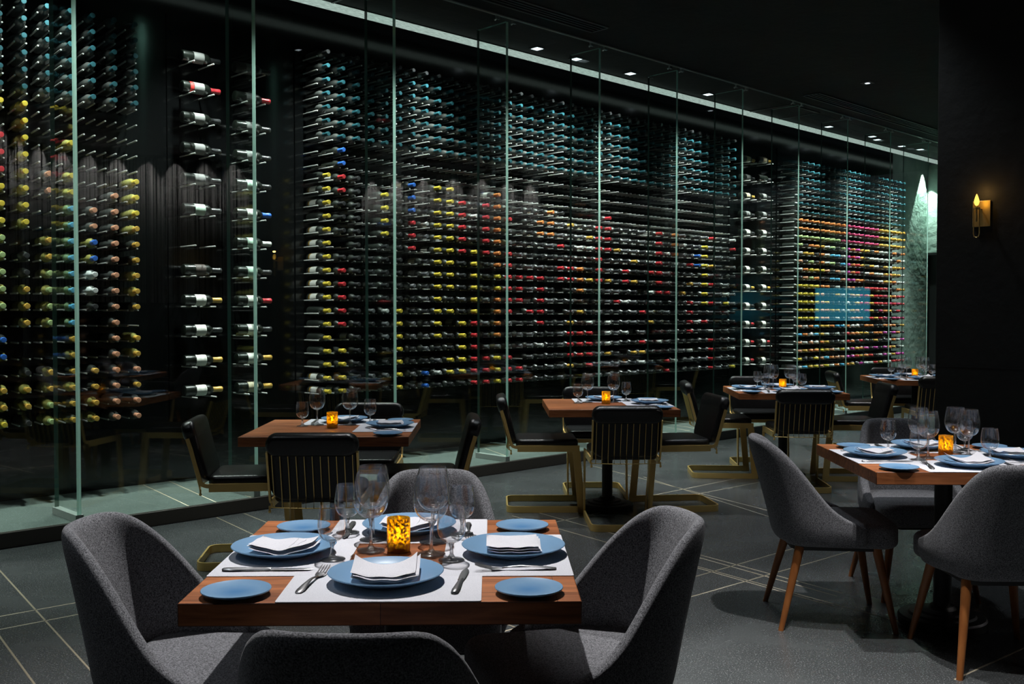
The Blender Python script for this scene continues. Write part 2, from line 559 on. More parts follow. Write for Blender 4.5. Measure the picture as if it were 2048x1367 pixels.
def gbox(name, s0, s1, n0, n1, z0, z1, mat, parent=None, bevel=0):
    """box aligned with the glass wall, built about its own centre"""
    mb = MB()
    hs, hn, hz = (s1 - s0) / 2, (n1 - n0) / 2, (z1 - z0) / 2
    mb.box((-hs, -hn, -hz), (hs, hn, hz))
    c = SN((s0 + s1) / 2, (n0 + n1) / 2, (z0 + z1) / 2)
    return mb.build(name, mat, parent, c, GLASS_ROT, bevel=bevel)


# ------------------------------------------------------------------ room shell
def build_shell():
    mb = MB(); mb.box((-9, -6, -0.1), (15, 22, 0))
    struct(mb.build('floor', M['floor']))
    s0, s1 = -4.0, 14.95
    struct(gbox('floor_cellar', s0, s1, 0.02, WALL + 0.3, 0.0, CURB, M['cellar_floor']))
    struct(gbox('trim_1', s0, s1, -0.02, 0.02, 0.0, CURB + 0.004, M['curb'], bevel=0.004))
    # ceiling: room and cellar, stopping short of the cellar wall to leave the light slot
    struct(gbox('ceiling', -14, 15.5, -22, 0.72, CEIL, CEIL + 0.1, M['ceiling']))
    struct(gbox('ceiling_slot', s0, 15.5, 0.72, WALL + 0.2, CEIL + 0.3, CEIL + 0.4, M['ceiling']))
    struct(gbox('wall_cellar', s0, 13.62, WALL, WALL + 0.15, 0.0, CEIL + 0.3, M['black_wall']))
    struct(gbox('wall_plaster', 13.62, 15.1, WALL, WALL + 0.15, 0.0, CEIL + 0.3, M['plaster']))
    # end wall of the cellar with a dark doorway
    e0, e1 = 14.95, 15.1
    mb = MB()
    for n0, n1, z0, z1 in ((0.1, WALL + 0.0, 2.48, CEIL), (-0.3, 0.1, 0, CEIL)):
        hs = (e1 - e0) / 2
        c = SN((e0 + e1) / 2, (n0 + n1) / 2, (z0 + z1) / 2)
        xf = Matrix.Translation(c) @ Matrix.Rotation(GLASS_ROT, 4, 'Z')
        mb.box((-hs, -(n1 - n0) / 2, -(z1 - z0) / 2), (hs, (n1 - n0) / 2, (z1 - z0) / 2), 0, xf)
    struct(mb.build('wall_end', M['plaster']))
    struct(gbox('door_1', 14.99, 15.03, 0.1, 1.09, CURB, 2.47, M['trim_dark']))
    mb = MB()
    xf = Matrix.Translation(SN(14.96, 0, 0)) @ Matrix.Rotation(GLASS_ROT, 4, 'Z')
    mb.box((-0.03, 1.06, CURB), (0.03, 1.095, 2.48), 0, xf)
    mb.box((-0.03, 0.1, CURB), (0.03, 0.14, 2.48), 0, xf)
    mb.box((-0.03, 0.14, 2.44), (0.03, 1.06, 2.48), 0, xf)
    struct(mb.build('trim_2', M['trim_dark']))
    # black upright panel between the label columns and the far rack stays part of the wall; near-side pillar with the lamp
    pc = Vector((2.79, 6.22, 0)); ux = Vector((-N.x, -N.y, 0)); uy = D.copy()
    mb = MB()
    vs = []
    for z in (0, CEIL):
        for a, b in ((0, 0), (1.0, 0), (1.0, 0.9), (0, 0.9)):
            vs.append(pc + ux * a + uy * b + Vector((0, 0, z)))
    mb.add(vs, [(0, 3, 2, 1), (4, 5, 6, 7), (0, 1, 5, 4), (1, 2, 6, 5), (2, 3, 7, 6), (3, 0, 4, 7)])
    # a fine horizontal joint line in the cladding
    struct(mb.build('wall_pillar', M['dark_wall'], bevel=0.004))
    mb = MB()
    q = pc - uy * 0.0015
    mb.add([q + ux * 0.003 + Vector((0, 0, 1.065)), q + ux * 0.99 + Vector((0, 0, 1.065)), q + ux * 0.99 + Vector((0, 0, 1.07)), q + ux * 0.003 + Vector((0, 0, 1.07)),
            q + ux * 0.003 + uy * 0.001 + Vector((0, 0, 1.065)), q + ux * 0.99 + uy * 0.001 + Vector((0, 0, 1.065)), q + ux * 0.99 + uy * 0.001 + Vector((0, 0, 1.07)), q + ux * 0.003 + uy * 0.001 + Vector((0, 0, 1.07))],
           [(0, 1, 2, 3), (7, 6, 5, 4), (0, 4, 5, 1), (1, 5, 6, 2), (2, 6, 7, 3), (3, 7, 4, 0)])
    struct(mb.build('trim_3', M['trim_dark']))
    # room walls out of view, behind and beside the camera
    for nm, lo, hi in (('wall_back', (-9, -6.15, 0), (15, -6, CEIL)), ('wall_right', (15, -6, 0), (15.15, 22, CEIL)), ('wall_left', (-9.15, -6, 0), (-9, 3, CEIL))):
        mb = MB(); mb.box(lo, hi); struct(mb.build(nm, M['dark_wall']))
    return pc, ux, uy


# brass lines let into the floor: end points on the floor, metres
def px_floor(x, y, z=0.0):
    f = 2000.0
    th = math.atan((683.5 - 632) / f); ps = math.atan(42 / f)
    fw = Vector((sin(ps) * cos(th), cos(ps) * cos(th), -sin(th)))
    rt = Vector((cos(ps), -sin(ps), 0)); up = rt.cross(fw)
    d = fw + rt * (x - 1024) / f - up * (y - 683.5) / f
    return EYE + d * ((z - EYE.z) / d.z)


def inlays():
    room = [
        ((0, 1140.6), (183, 1342), .3, 1.0), ((0, 1273), (68.6, 1367), .4, 1.0), ((0, 1232), (402.7, 1159), .6, .0), ((0, 1258), (375, 1186), .5, .3),
        ((433, 1034), (532, 1080), 0, 1.2), ((488, 1026), (560, 1055), 0, .9), ((1096, 1030), (1250, 1073), .2, 1.6), ((1113, 1055.7), (1269, 1099.6), .5, 1.4),
        ((1113, 1043), (1156, 1034), .5, .6), ((991, 1266.6), (1498, 1121.6), .7, .7), ((1380.5, 1193), (1497.7, 1159.7), 0.0, 1.1),
        ((1014, 1247.6), (1065.5, 1266.6), .3, .3), ((1407, 1111), (1500, 1136), .6, .6), ((1398, 1133), (1500, 1161), .5, 1.0),
        ((1231, 943), (1460, 1001), .4, 1.0), ((1287, 953), (1404, 990), .0, .9), ((1321, 986.7), (1470, 957), .3, 1.0), ((1386, 989), (1470, 973), .4, 1.2),
        ((1960, 1335), (2048, 1295), .2, .4),
    ]
    cell = [((287, 969), (380, 1012.5)), ((339, 962), (433, 1004)), ((485, 988), (506, 995)), ((970, 896), (1020, 914)), ((955, 903), (1000, 920)),
            ((1340, 848), (1395, 857)), ((1330, 853), (1380, 861))]
    mb = MB()

    def strip(a, b, z, w=0.0085):
        t = (b - a).normalized(); s = Vector((-t.y, t.x, 0)) * w / 2
        vs = [a - s, b - s, b + s, a + s]
        vs = [Vector((p.x, p.y, z - 0.002)) for p in vs] + [Vector((p.x, p.y, z + 0.0008)) for p in vs]
        mb.add(vs, [(4, 5, 6, 7), (0, 1, 5, 4), (1, 2, 6, 5), (2, 3, 7, 6), (3, 0, 4, 7)])
    for p, q, e0, e1 in room:
        a, b = px_floor(*p), px_floor(*q)
        t = (b - a).normalized()
        strip(a - t * e0, b + t * e1, 0)
    struct(mb.build('trim_4', M['inlay'], angle=0))
    mb = MB()
    for p, q in cell:
        strip(px_floor(*p, CURB), px_floor(*q, CURB), CURB)
    struct(mb.build('trim_5', M['inlay'], angle=0))


PILLAR = build_shell()
inlays()


# ------------------------------------------------------------------ glass wall
JOINTS = [-1.235 + 1.243 * k for k in range(0, 13)]
TOPZ = CEIL - 0.012


def glass_wall():
    for k in range(len(JOINTS) - 1):
        o = gbox('window_%d' % (k + 1), JOINTS[k] + 0.006, JOINTS[k + 1] - 0.006, -0.006, 0.006, CURB + 0.005, TOPZ, M['window'])
        struct(o)
    struct(gbox('trim_6', JOINTS[0], JOINTS[-1], -0.012, 0.0125, CEIL - 0.011, CEIL - 0.0005, M['rail']))
    mb = MB()
    # fin: local x along the glass, y into the cellar
    hz = (TOPZ - 0.03 - CURB) / 2
    vs = []
    th = 0.014
    mb.box((-th, 0.010, -hz), (th, 0.385, hz), 0)
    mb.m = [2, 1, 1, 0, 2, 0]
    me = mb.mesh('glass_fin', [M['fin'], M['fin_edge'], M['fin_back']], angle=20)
    mc = MB()
    mc.box((-0.02, 0.012, -0.03), (0.02, 0.035, 0.005))
    mc.tube([(0, 0.03, -0.012), (0, 0.06, -0.028)], 0.009, 8)
    clip = mc.mesh('clip', M['steel'])
    ms = MB(); ms.box((-0.024, 0.0, 0.0), (0.024, 0.40, 0.045)); shoe = ms.mesh('shoe', M['shoe'])
    for k, s in enumerate(JOINTS):
        t = thing('glass_fin', 'upright glass fin with pale green edge, %s from the near end of the glass' % ORD[k + 1], 'glass fin', SN(s, 0, 0), GLASS_ROT, 'glass fins bracing the cellar front')
        link('pane', me, t, (0, 0, CURB + 0.003 + hz))
        for sx in (-0.1, 0.1):
            link('clip', clip, t, (sx, 0, TOPZ + 0.006))
        link('shoe', shoe, t, (0, 0, CURB + 0.001))


glass_wall()


# ------------------------------------------------------------------ ceiling fittings
def ceiling_fittings():
    mb = MB()
    sq = 0.06
    mb.box((-sq, -sq, -0.006), (sq, sq, 0.0))
    trim = mb.mesh('trim', M['trim_dark'])
    mb = MB(); mb.box((-0.042, -0.042, -0.009), (0.042, 0.042, -0.0055)); lens = mb.mesh('lens', M['downlight'])
    spots = [4.65, 5.22, 6.09, 7.54, 10.42, 11.57, 11.87, 12.69, 13.19]
    for k, s in enumerate(spots):
        n = 0.53 if k not in (5, 8) else 0.46
        t = thing('ceiling_downlight', 'small square downlight in the cellar ceiling, %s from the near end of its row' % ORD[k + 1], 'downlight', SN(s, n, CEIL - 0.001), GLASS_ROT, 'cellar ceiling downlights')
        link('trim', trim, t); link('lens', lens, t)
    for k, (s, n, where) in enumerate(((8.34, -1.05, 'in the black ceiling in front of the glass'), (3.0, -2.2, 'at the top edge of the room ceiling'))):
        t = thing('ceiling_downlight', 'small round-lit downlight %s' % where, 'downlight', SN(s, n, CEIL - 0.001), GLASS_ROT)
        link('trim', trim, t); o = link('lens', lens, t); o.scale = (0.5, 0.5, 1)
    # light strip along the slot above the cellar wall
    t = thing('cove_light', 'long white light strip along the slot above the wine wall', 'light strip', SN(5.5, 0.728, CEIL), GLASS_ROT)
    mb = MB(); mb.box((-9.5, -0.006, -0.07), (9.4, 0.004, -0.008)); mb.build('lens', M['led'], t)
    mb = MB(); mb.box((-9.5, -0.0065, -0.007), (9.4, 0.012, 0.09)); mb.build('rail', M['trim_dark'], t)
    # access panels
    for s, n, lab in ((2.05, 0.5, 'square access panel in the cellar ceiling near the frame top'), (9.1, 0.5, 'square access panel in the cellar ceiling past the fourth downlight')):
        t = thing('access_panel', lab, 'ceiling panel', SN(s, n, CEIL), GLASS_ROT)
        mb = MB()
        w = 0.36
        for a, b, c, d in ((-w, -w, w, -w + .025), (-w, w - .025, w, w), (-w, -w, -w + .025, w), (w - .025, -w, w, w)):
            mb.box((a, b, -0.012), (c, d, 0.0))
        mb.build('frame', M['trim_dark'], t)
        mb = MB(); mb.box((-w + .03, -w + .03, -0.006), (w - .03, w - .03, -0.001)); mb.build('panel', M['ceiling'], t)
    # slot air vents in the room ceiling beside the glass
    for s0, s1, lab in ((2.3, 4.6, 'black slot vent in the ceiling above the near glass panels'), (8.4, 14.0, 'black slot vent in the ceiling above the far glass panels')):
        t = thing('slot_vent', lab, 'air vent', SN((s0 + s1) / 2, -0.32, CEIL), GLASS_ROT)
        h = (s1 - s0) / 2
        mb = MB()
        for y in (-0.10, 0.10):
            mb.box((-h, y - 0.012, -0.012), (h, y + 0.012, 0))
        for x in (-h, h):
            mb.box((x - 0.012, -0.088, -0.012), (x + 0.012, 0.088, 0))
        mb.build('frame', M['trim_dark'], t)
        mb = MB()
        for y in (-0.045, 0.0, 0.045):
            mb.box((-h + 0.013, y - 0.008, -0.010), (h - 0.013, y + 0.008, -0.002))
        mb.build('louver', M['black_metal'], t)


def led_mat():
    m, nt, b = newmat('cove_led')
    L = nt.links.new
    setb(b, (0, 0, 0), 0.5)
    tc = nt.nodes.new('ShaderNodeTexCoord')
    mp = nt.nodes.new('ShaderNodeMapping'); mp.inputs['Scale'].default_value = (6, 1, 60)
    no = nt.nodes.new('ShaderNodeTexNoise'); no.inputs['Scale'].default_value = 3; no.inputs['Detail'].default_value = 6
    mr = nt.nodes.new('ShaderNodeMapRange'); mr.inputs['To Min'].default_value = 0.05; mr.inputs['To Max'].default_value = 1.15
    L(tc.outputs['Object'], mp.inputs['Vector']); L(mp.outputs['Vector'], no.inputs['Vector'])
    L(no.outputs['Fac'], mr.inputs['Value']); L(mr.outputs['Result'], b.inputs['Emission Strength'])
    b.inputs['Emission Color'].default_value = (0.72, 0.86, 0.80, 1)
    return m


M['led'] = led_mat()
ceiling_fittings()


# ------------------------------------------------------------------ wine bottles
BL = 0.305


def bottle_profile(kind):
    if kind == 'b':      # burgundy: sloping shoulders
        return [(0, 0.004), (0.028, 0.0), (0.0375, 0.005), (0.0385, 0.02), (0.0385, 0.155), (0.034, 0.185), (0.022, 0.215), (0.0155, 0.235)]
    return [(0, 0.004), (0.028, 0.0), (0.0355, 0.005), (0.0365, 0.015), (0.0365, 0.185), (0.033, 0.202), (0.021, 0.219), (0.0150, 0.232)]


NECK = [(0.0178, 0.226), (0.0172, 0.272), (0.0180, 0.276), (0.0186, 0.280), (0.0186, 0.299), (0.0168, 0.303), (0, 0.3035)]
AX_BACK = Matrix(((0, -1, 0, 0), (0, 0, -1, 0), (1, 0, 0, 0), (0, 0, 0, 1)))   # z axis -> -y (out of the wall), in glass frame


def axis_matrix(direction):
    d = direction.normalized()
    up = Vector((0, 0, 1))
    s = up.cross(d).normalized()
    return Matrix(((s.x, up.x, d.x, 0), (s.y, up.y, d.y, 0), (s.z, up.z, d.z, 0), (0, 0, 0, 1)))


GR = Matrix.Rotation(GLASS_ROT, 4, 'Z')
OUT = axis_matrix(-N)       # bottles lie neck out, at right angles to the wall
ALONG = axis_matrix(D) @ Matrix.Diagonal((1.2, 1.2, 1.06, 1))      # bigger bottles lie along the wall, label forward
SKEW = R(-6)
LEFT_OUT = Matrix.Rotation(SKEW, 4, 'Z') @ OUT      # the near rack turns a little toward the room

# ---- rack contents: (column, row) -> capsule code ; '.' is an empty pair of pegs
PITCH = 0.1525


def main_cells():
    g = {}
    rnd = random.Random(11)
    for c in range(41):
        for r in range(26):
            if r <= 6:
                g[c, r] = 'T' if r else 'K'
            elif r <= 8 or (r == 9 and c > 3) or (r == 10 and c > 19):
                g[c, r] = '.'
            else:
                x = rnd.random()
                g[c, r] = '.' if x < 0.07 else ('S' if x < 0.36 else ('W' if x < 0.44 else ('R' if x < 0.49 and c > 9 else ('G' if x < 0.53 and c > 18 else 'K'))))

    def put(c, r0, r1, k):
        for r in range(r0, r1 + 1):
            g[c, r] = k
    put(0, 9, 25, 'Y'); put(1, 7, 8, 'B'); put(1, 9, 10, 'R'); put(1, 11, 13, 'K'); put(1, 14, 14, '.'); put(1, 15, 15, 'K'); put(1, 16, 20, 'R')
    put(1, 21, 21, '.'); put(1, 22, 25, 'Y'); put(2, 9, 25, 'K'); put(3, 9, 14, '.'); put(3, 15, 18, 'K'); put(4, 10, 13, 'Y'); put(4, 14, 18, 'K')
    put(5, 10, 18, 'K'); put(5, 19, 25, 'Y'); put(6, 9, 11, 'B'); put(6, 12, 14, 'R'); put(6, 15, 16, '.'); put(7, 24, 25, 'B'); put(8, 9, 21, 'Y'); put(9, 9, 17, 'Y')
    put(9, 19, 19, 'Y'); put(9, 23, 24, 'Y'); put(10, 10, 14, 'R'); put(10, 20, 24, 'Y'); put(11, 14, 19, 'Y'); put(11, 20, 25, 'R'); put(12, 10, 14, 'R'); put(12, 23, 25, 'R')
    put(13, 9, 15, 'O'); put(13, 16, 17, 'Y'); put(13, 18, 21, 'O'); put(13, 23, 25, 'Y'); put(14, 11, 11, 'R'); put(14, 14, 19, 'R'); put(14, 23, 25, 'R')
    put(15, 16, 18, 'R'); put(15, 24, 25, 'R'); put(17, 11, 12, 'O'); put(17, 16, 20, 'R'); put(18, 10, 12, 'O'); put(19, 15, 16, 'R'); put(20, 15, 16, 'R')
    for c in (20, 21, 22):
        put(c, 21, 23, 'R')
    put(21, 15, 17, 'O'); put(22, 24, 24, 'R'); put(23, 11, 16, 'R'); put(24, 10, 13, 'R'); put(26, 15, 16, 'R'); put(25, 18, 18, 'R'); put(30, 11, 17, 'R'); put(32, 11, 13, 'O')
    put(36, 12, 18, 'Y'); put(35, 13, 14, 'B'); put(34, 18, 21, 'R'); put(37, 22, 25, 'R'); put(31, 24, 25, 'R'); put(39, 18, 18, 'Y'); put(40, 25, 25, 'Y')
    return g


def left_cells():
    """columns counted from the rack's right end: 0 is the rightmost"""
    g = {}
    strings = {
        0: 'TTTTTT....YYYGGGGGG.GGCGCC',
        1: 'TTTTTT.....CCCCCCCCCCCCCCC',
        2: 'TTTTTT......CCBBWWK...GGGG',
        3: 'TTTTTT..Y.YYLLLLLLLLGGGGGG',
        4: 'TTTTTT....CC..GGVVVV..GGVV',
        5: 'TTTTTTYYYYYYYY.KKGGG..KGGK',
        6: 'TTTTTTY.RRRYYYVVVVV.BB.GGY',
        7: 'TTTTTTYYRRRRGGVVVVBBGGYYYY',
        8: 'TTTTTTYYRRRRGGVVVVBBGGYYYY',
    }
    for c, s in strings.items():
        for r in range(26):
            g[c, r] = s[r]
    return g


def right_cells():
    g = {}
    rnd = random.Random(5)
    for c in range(22):
        for r in range(26):
            if r <= 6:
                k = 'T'
            elif r <= 8:
                k = 'O' if c < 9 else ('M' if c < 16 else 'G')
            elif r == 9:
                k = 'V' if c < 8 else ('M' if c < 16 else 'G')
            elif r <= 14:
                k = rnd.choice('YOWGVCK') if c < 5 else (rnd.choice('LWKCV') if c < 9 else (rnd.choice('POR') if c < 12 else rnd.choice('OGWK')))
                if c == 9:
                    k = 'P'
            elif r <= 19:
                k = 'Y' if c < 4 else (rnd.choice('OCKGW') if c < 12 else rnd.choice('OKRMG'))
            else:
                k = rnd.choice('WOGKYCL') if c < 9 else rnd.choice('OORGPWK')
            g[c, r] = k
    return g


MAIN_S0, MAIN_Z0, MAIN_DZ = 2.384, 3.595, 0.1141
LEFT_S0, LEFT_Z0, LEFT_DZ = 0.731, 3.488, 0.1133
RIGHT_S0, RIGHT_Z0, RIGHT_DZ = 10.145, 3.507, 0.1135
BOTTLES = []      # dicts: s, n, z, orient, cap, glass, rack, col, row, label
PEGS = {'left': [], 'main': [], 'right': [], 'near_label': [], 'far_label': []}
BASE_N = WALL - 0.035


def collect():
    rnd = random.Random(3)
    for rack, cells, s_of, z0, dz in (('left', left_cells(), lambda c: LEFT_S0 - PITCH * c, LEFT_Z0, LEFT_DZ),
                                      ('main', main_cells(), lambda c: MAIN_S0 + PITCH * c, MAIN_Z0, MAIN_DZ),
                                      ('right', right_cells(), lambda c: RIGHT_S0 + PITCH * c, RIGHT_Z0, RIGHT_DZ)):
        for (c, r), k in sorted(cells.items()):
            s, z = s_of(c), z0 - dz * r
            for e in (-0.5, 0.5):
                PEGS[rack].append((s + e * 0.5 * PITCH + (0.034 if rack == 'left' else 0), z - 0.0245))
            if k == '.':
                continue
            glass = 'glass_dark'
            lab = None
            if rack == 'left':
                if k in 'Y' or (k in 'GV' and c >= 4):
                    glass = 'glass_straw'
                elif k in 'LV':
                    glass = 'glass_green'
                elif k == 'W':
                    glass = 'glass_white'
                elif k in 'TC':
                    glass = 'glass_smoke'
                elif k in 'GB':
                    glass = rnd.choice(['glass_straw', 'glass_dark'])
            elif rack == 'main':
                if k == 'T':
                    glass = 'glass_smoke'
                if r > 8:
                    lab = 'lbl_white' if c == 0 else rnd.choice([None, 'lbl_white', 'lbl_white', 'lbl_cream', None])
            else:
                if k in 'YVG' and c > 1:
                    glass = 'glass_straw'
                if r > 6 and c > 0:
                    lab = rnd.choice([None, 'lbl_white', 'lbl_cream'])
            BOTTLES.append(dict(s=s, n=BASE_N, z=z, o='out', cap=k, glass=glass, rack=rack, col=c, row=r, lab=lab, shape='b' if rnd.random() < 0.25 else 'c'))
    # label-forward display columns
    capsA = 'KRKKKK.KGKGG'
    labA = ['lbl_shade_grey', 'lbl_shade_grey', 'lbl_shade_grey', 'lbl_shade_grey', 'lbl_shade_grey', 'lbl_green', None, 'lbl_ink', 'lbl_white', 'lbl_white', 'lbl_white', 'lbl_white']
    capsB = 'KRKKKBWKRKGG'
    labB = ['lbl_shade_grey', 'lbl_shade_grey', 'lbl_shade_grey', 'lbl_shade_grey', 'lbl_green', 'lbl_white', 'lbl_green', 'lbl_green', 'lbl_white', 'lbl_white', 'lbl_white', 'lbl_cream']
    for i, (s, z0, dz, caps, labs, nm) in enumerate(((1.168, 3.38, 0.2343, capsA, labA, 'near_label'), (1.614, 3.37, 0.2330, capsB, labB, 'near_label'),
                                                    (8.884, 3.44, 0.2405, 'GKGKKKKGKRRR', ['lbl_cream', 'lbl_shade_grey', 'lbl_cream', 'lbl_shade_grey'] + ['lbl_white'] * 8, 'far_label'),
                                                    (9.285, 3.47, 0.2440, 'GKKKKKKGKKRK', ['lbl_cream', None, 'lbl_shade_grey', 'lbl_shade_grey'] + ['lbl_white'] * 8, 'far_label'))):
        for r in range(12):
            z = z0 - dz * r
            for e in (0.055, 0.215):
                PEGS[nm].append((s + e, z - 0.0515))
            if caps[r] == '.':
                continue
            BOTTLES.append(dict(s=s, n=WALL - 0.15, z=z, o='along', cap=caps[r], glass='glass_black', rack=nm, col=i % 2, row=r, lab=labs[r], shape='c'))


collect()


def bottle_matrix(b):
    if b['rack'] == 'left':
        return Matrix.Translation(SN(b['s'] + 0.032, b['n'], b['z'])) @ LEFT_OUT
    return Matrix.Translation(SN(b['s'], b['n'], b['z'])) @ (OUT if b['o'] == 'out' else ALONG)


def label_mesh(mb, mat, z0, z1, r, a0, a1, xf=None, seg=12):
    vs = []; fs = []
    for i in range(seg + 1):
        a = a0 + (a1 - a0) * i / seg
        for rr in (r, r + 0.0008):
            for z in (z0, z1):
                p = Vector((rr * cos(a), rr * sin(a), z))
                vs.append(xf @ p if xf else p)
    for i in range(seg):
        a = i * 4; b = a + 4
        fs += [(a + 2, b + 2, b + 3, a + 3), (a, a + 1, b + 1, b), (a, b, b + 2, a + 2), (a + 1, a + 3, b + 3, b + 1)]
    fs += [(0, 2, 3, 1), (seg * 4, seg * 4 + 1, seg * 4 + 3, seg * 4 + 2)]
    mb.add(vs, fs, mat)


def build_bottles():
    body = {}; caps = {}; labels = {}

    def body_mesh(shape, glass):
        if (shape, glass) not in body:
            mb = MB(); mb.lathe(bottle_profile(shape) + [(0.0148, 0.285), (0.0158, 0.287), (0.0158, 0.299), (0, 0.2995)], 18)
            body[shape, glass] = mb.mesh('wine_bottle', M[glass], angle=50)
        return body[shape, glass]

    def cap_mesh(k):
        if k not in caps:
            mb = MB(); mb.lathe(NECK, 14); caps[k] = mb.mesh('capsule', CM[k], angle=50)
        return caps[k]

    def lab_mesh(lb, along):
        if (lb, along) not in labels:
            mb = MB()
            # the label wraps the side that shows: toward the room for display bottles, upward and outward on racked ones
            if along:
                a0, a1 = R(100), R(260)
                a0, a1 = -R(85) + pi, R(85) + pi
                label_mesh(mb, 0, 0.085, 0.165, 0.0366, a0, a1)
            else:
                label_mesh(mb, 0, 0.055, 0.150, 0.0366, R(20), R(200))
            labels[lb, along] = mb.mesh('label', M[lb], angle=50)
        return labels[lb, along]
    for b in BOTTLES:
        b['d'] = (SN(b['s'], b['n'], b['z']) - EYE).length
        if b['o'] == 'along':
            b['d'] -= 6.5
        p = SN(b['s'], b['n'] - (0.3 if b['o'] == 'out' else 0), b['z'])
        th = math.atan(51.5 / 2000); ps = math.atan(42 / 2000)
        px = 1024 + 2000 * math.tan(math.atan2(p.x, p.y) - ps)
        py = 632 - 2000 * (p.z - 1.38) / p.y
        if px < -8 or py < -8:
            b['d'] += 50
    BOTTLES.sort(key=lambda b: b['d'])
    names = {'left': 'left rack', 'main': 'long middle rack', 'right': 'far right rack', 'near_label': 'near display column', 'far_label': 'far display column'}
    gname = {'glass_dark': 'dark', 'glass_smoke': 'smoky dark', 'glass_straw': 'straw-coloured', 'glass_green': 'pale green', 'glass_white': 'frosted white'}
    for b in BOTTLES[:300]:
        cap = CAPS[b['cap']][0].replace(' ', '-')
        row = ORD[b['row'] + 1]
        if b['o'] == 'along':
            lname = {'lbl_white': 'white-labelled', 'lbl_shade_grey': 'shade-grey-labelled', 'lbl_cream': 'cream-labelled', 'lbl_green': 'pale-green-labelled', 'lbl_ink': 'dark-labelled', None: 'unlabelled'}[b['lab']]
            lab = '%s, %s-capped bottle lying sideways, %s row down, %s %s display column' % (lname, cap, row, 'first' if b['col'] == 0 else 'second', 'near' if b['rack'] == 'near_label' else 'far')
        else:
            lab = '%s-capped %s bottle, %s, %s row down, %s column from its %s end' % (cap, gname[b['glass']], names[b['rack']], row, ORD[b['col'] + 1], 'right' if b['rack'] == 'left' else 'left')
        o = link('wine_bottle', body_mesh(b['shape'], b['glass']))
        o.matrix_world = bottle_matrix(b)
        tag(o, lab, 'wine bottle', 'bottles in the ' + names[b['rack']])
        c = link('capsule', cap_mesh(b['cap']), o)
        if b['lab'] and (b['o'] == 'along' or (b['rack'] == 'main' and b['col'] <= 2)):
            link('label', lab_mesh(b['lab'], b['o'] == 'along'), o)
            if b['rack'] == 'main' and b['col'] == 0:
                if 'gb' not in labels:
                    mb = MB(); label_mesh(mb, 0, 0.036, 0.052, 0.0367, R(20), R(200)); labels['gb'] = mb.mesh('label_band', M['lbl_gold'], angle=50)
                link('label_band', labels['gb'], o)['label'] = 'gold band'
            if b['o'] == 'along' and b['rack'] == 'near_label' and b['row'] == 1 and b['col'] == 0:
                mb = MB(); label_mesh(mb, 0, 0.055, 0.082, 0.0367, R(95), R(265)); tag(mb.build('label_band', M['lbl_red'], o), 'red band', None)
    # the rest of the wall as one mass
    mats = []; idx = {}

    def mi(m):
        if m not in idx:
            idx[m] = len(mats); mats.append(m)
        return idx[m]
    mb = MB()
    for b in BOTTLES[300:]:
        xf = bottle_matrix(b)
        mb.lathe(bottle_profile(b['shape'])[1:], 10, mi(M[b['glass']]), xf)
        mb.lathe(NECK, 8, mi(CM[b['cap']]), xf)
        if b['lab']:
            label_mesh(mb, mi(M[b['lab']]), 0.055, 0.150, 0.0368, R(20), R(200), xf, 5)
    o = mb.build('wine_bottles', mats, angle=50)
    tag(o, 'mass of small racked bottles filling the rest of the cellar wall', 'wine bottles', None, 'stuff')


def build_racks():
    desc = {
        'left': ('wine rack of paired pegs at the near end of the cellar wall', -0.62, 0.86),
        'main': ('long wine rack filling the middle of the cellar wall', 2.26, 8.60),
        'right': ('far wine rack beside the green plaster wall', 10.02, 13.5),
        'near_label': ('near display rack holding two columns of sideways bottles', 1.12, 1.98),
        'far_label': ('far display rack holding two columns of sideways bottles', 8.84, 9.66),
    }
    for rack, (lab, s0, s1) in desc.items():
        t = thing('wine_rack', lab, 'wine rack', SN((s0 + s1) / 2, WALL, 0), GLASS_ROT)
        sc = (s0 + s1) / 2
        h = (s1 - s0) / 2
        mb = MB(); mb.box((-h, -0.012, 0.56), (h, -0.001, 3.72)); mb.build('back_panel', M['black_wall'], t)
        pts = sorted(set((round(a, 4), round(b, 4)) for a, b in PEGS[rack]))
        L = 0.25 if 'label' in rack else 0.215
        mp = MB(); mp.lathe([(0, 0), (0.0062, 0), (0.0062, L - 0.002), (0.0048, L), (0, L)], 8, 0, AX_OUT_LOCAL)
        peg = mp.mesh('peg', M['peg'], angle=50)

        def seen(p):
            q = SN(p[0], WALL - 0.1, p[1])
            return (q - EYE).length + (100 if q.x / q.y < -0.5 or (q.z - 1.38) / q.y > 0.325 else 0)
        pts.sort(key=seen)
        for a, z in pts[:100]:
            link('peg', peg, t, (a - sc, -0.012, z), SKEW if rack == 'left' else 0)
        if pts[100:]:
            mb = MB()
            for a, z in pts[100:]:
                xf = Matrix.Translation((a - sc, -0.012, z)) @ Matrix.Rotation(SKEW if rack == 'left' else 0, 4, 'Z') @ AX_OUT_LOCAL
                mb.lathe([(0.0062, 0), (0.0062, L), (0, L)], 6, 0, xf)
            o = mb.build('pegs', M['peg'], t, angle=50)
            o['kind'] = 'stuff'


AX_OUT_LOCAL = Matrix(((1, 0, 0, 0), (0, 0, -1, 0), (0, 1, 0, 0), (0, 0, 0, 1)))   # z -> -y
build_bottles()
build_racks()


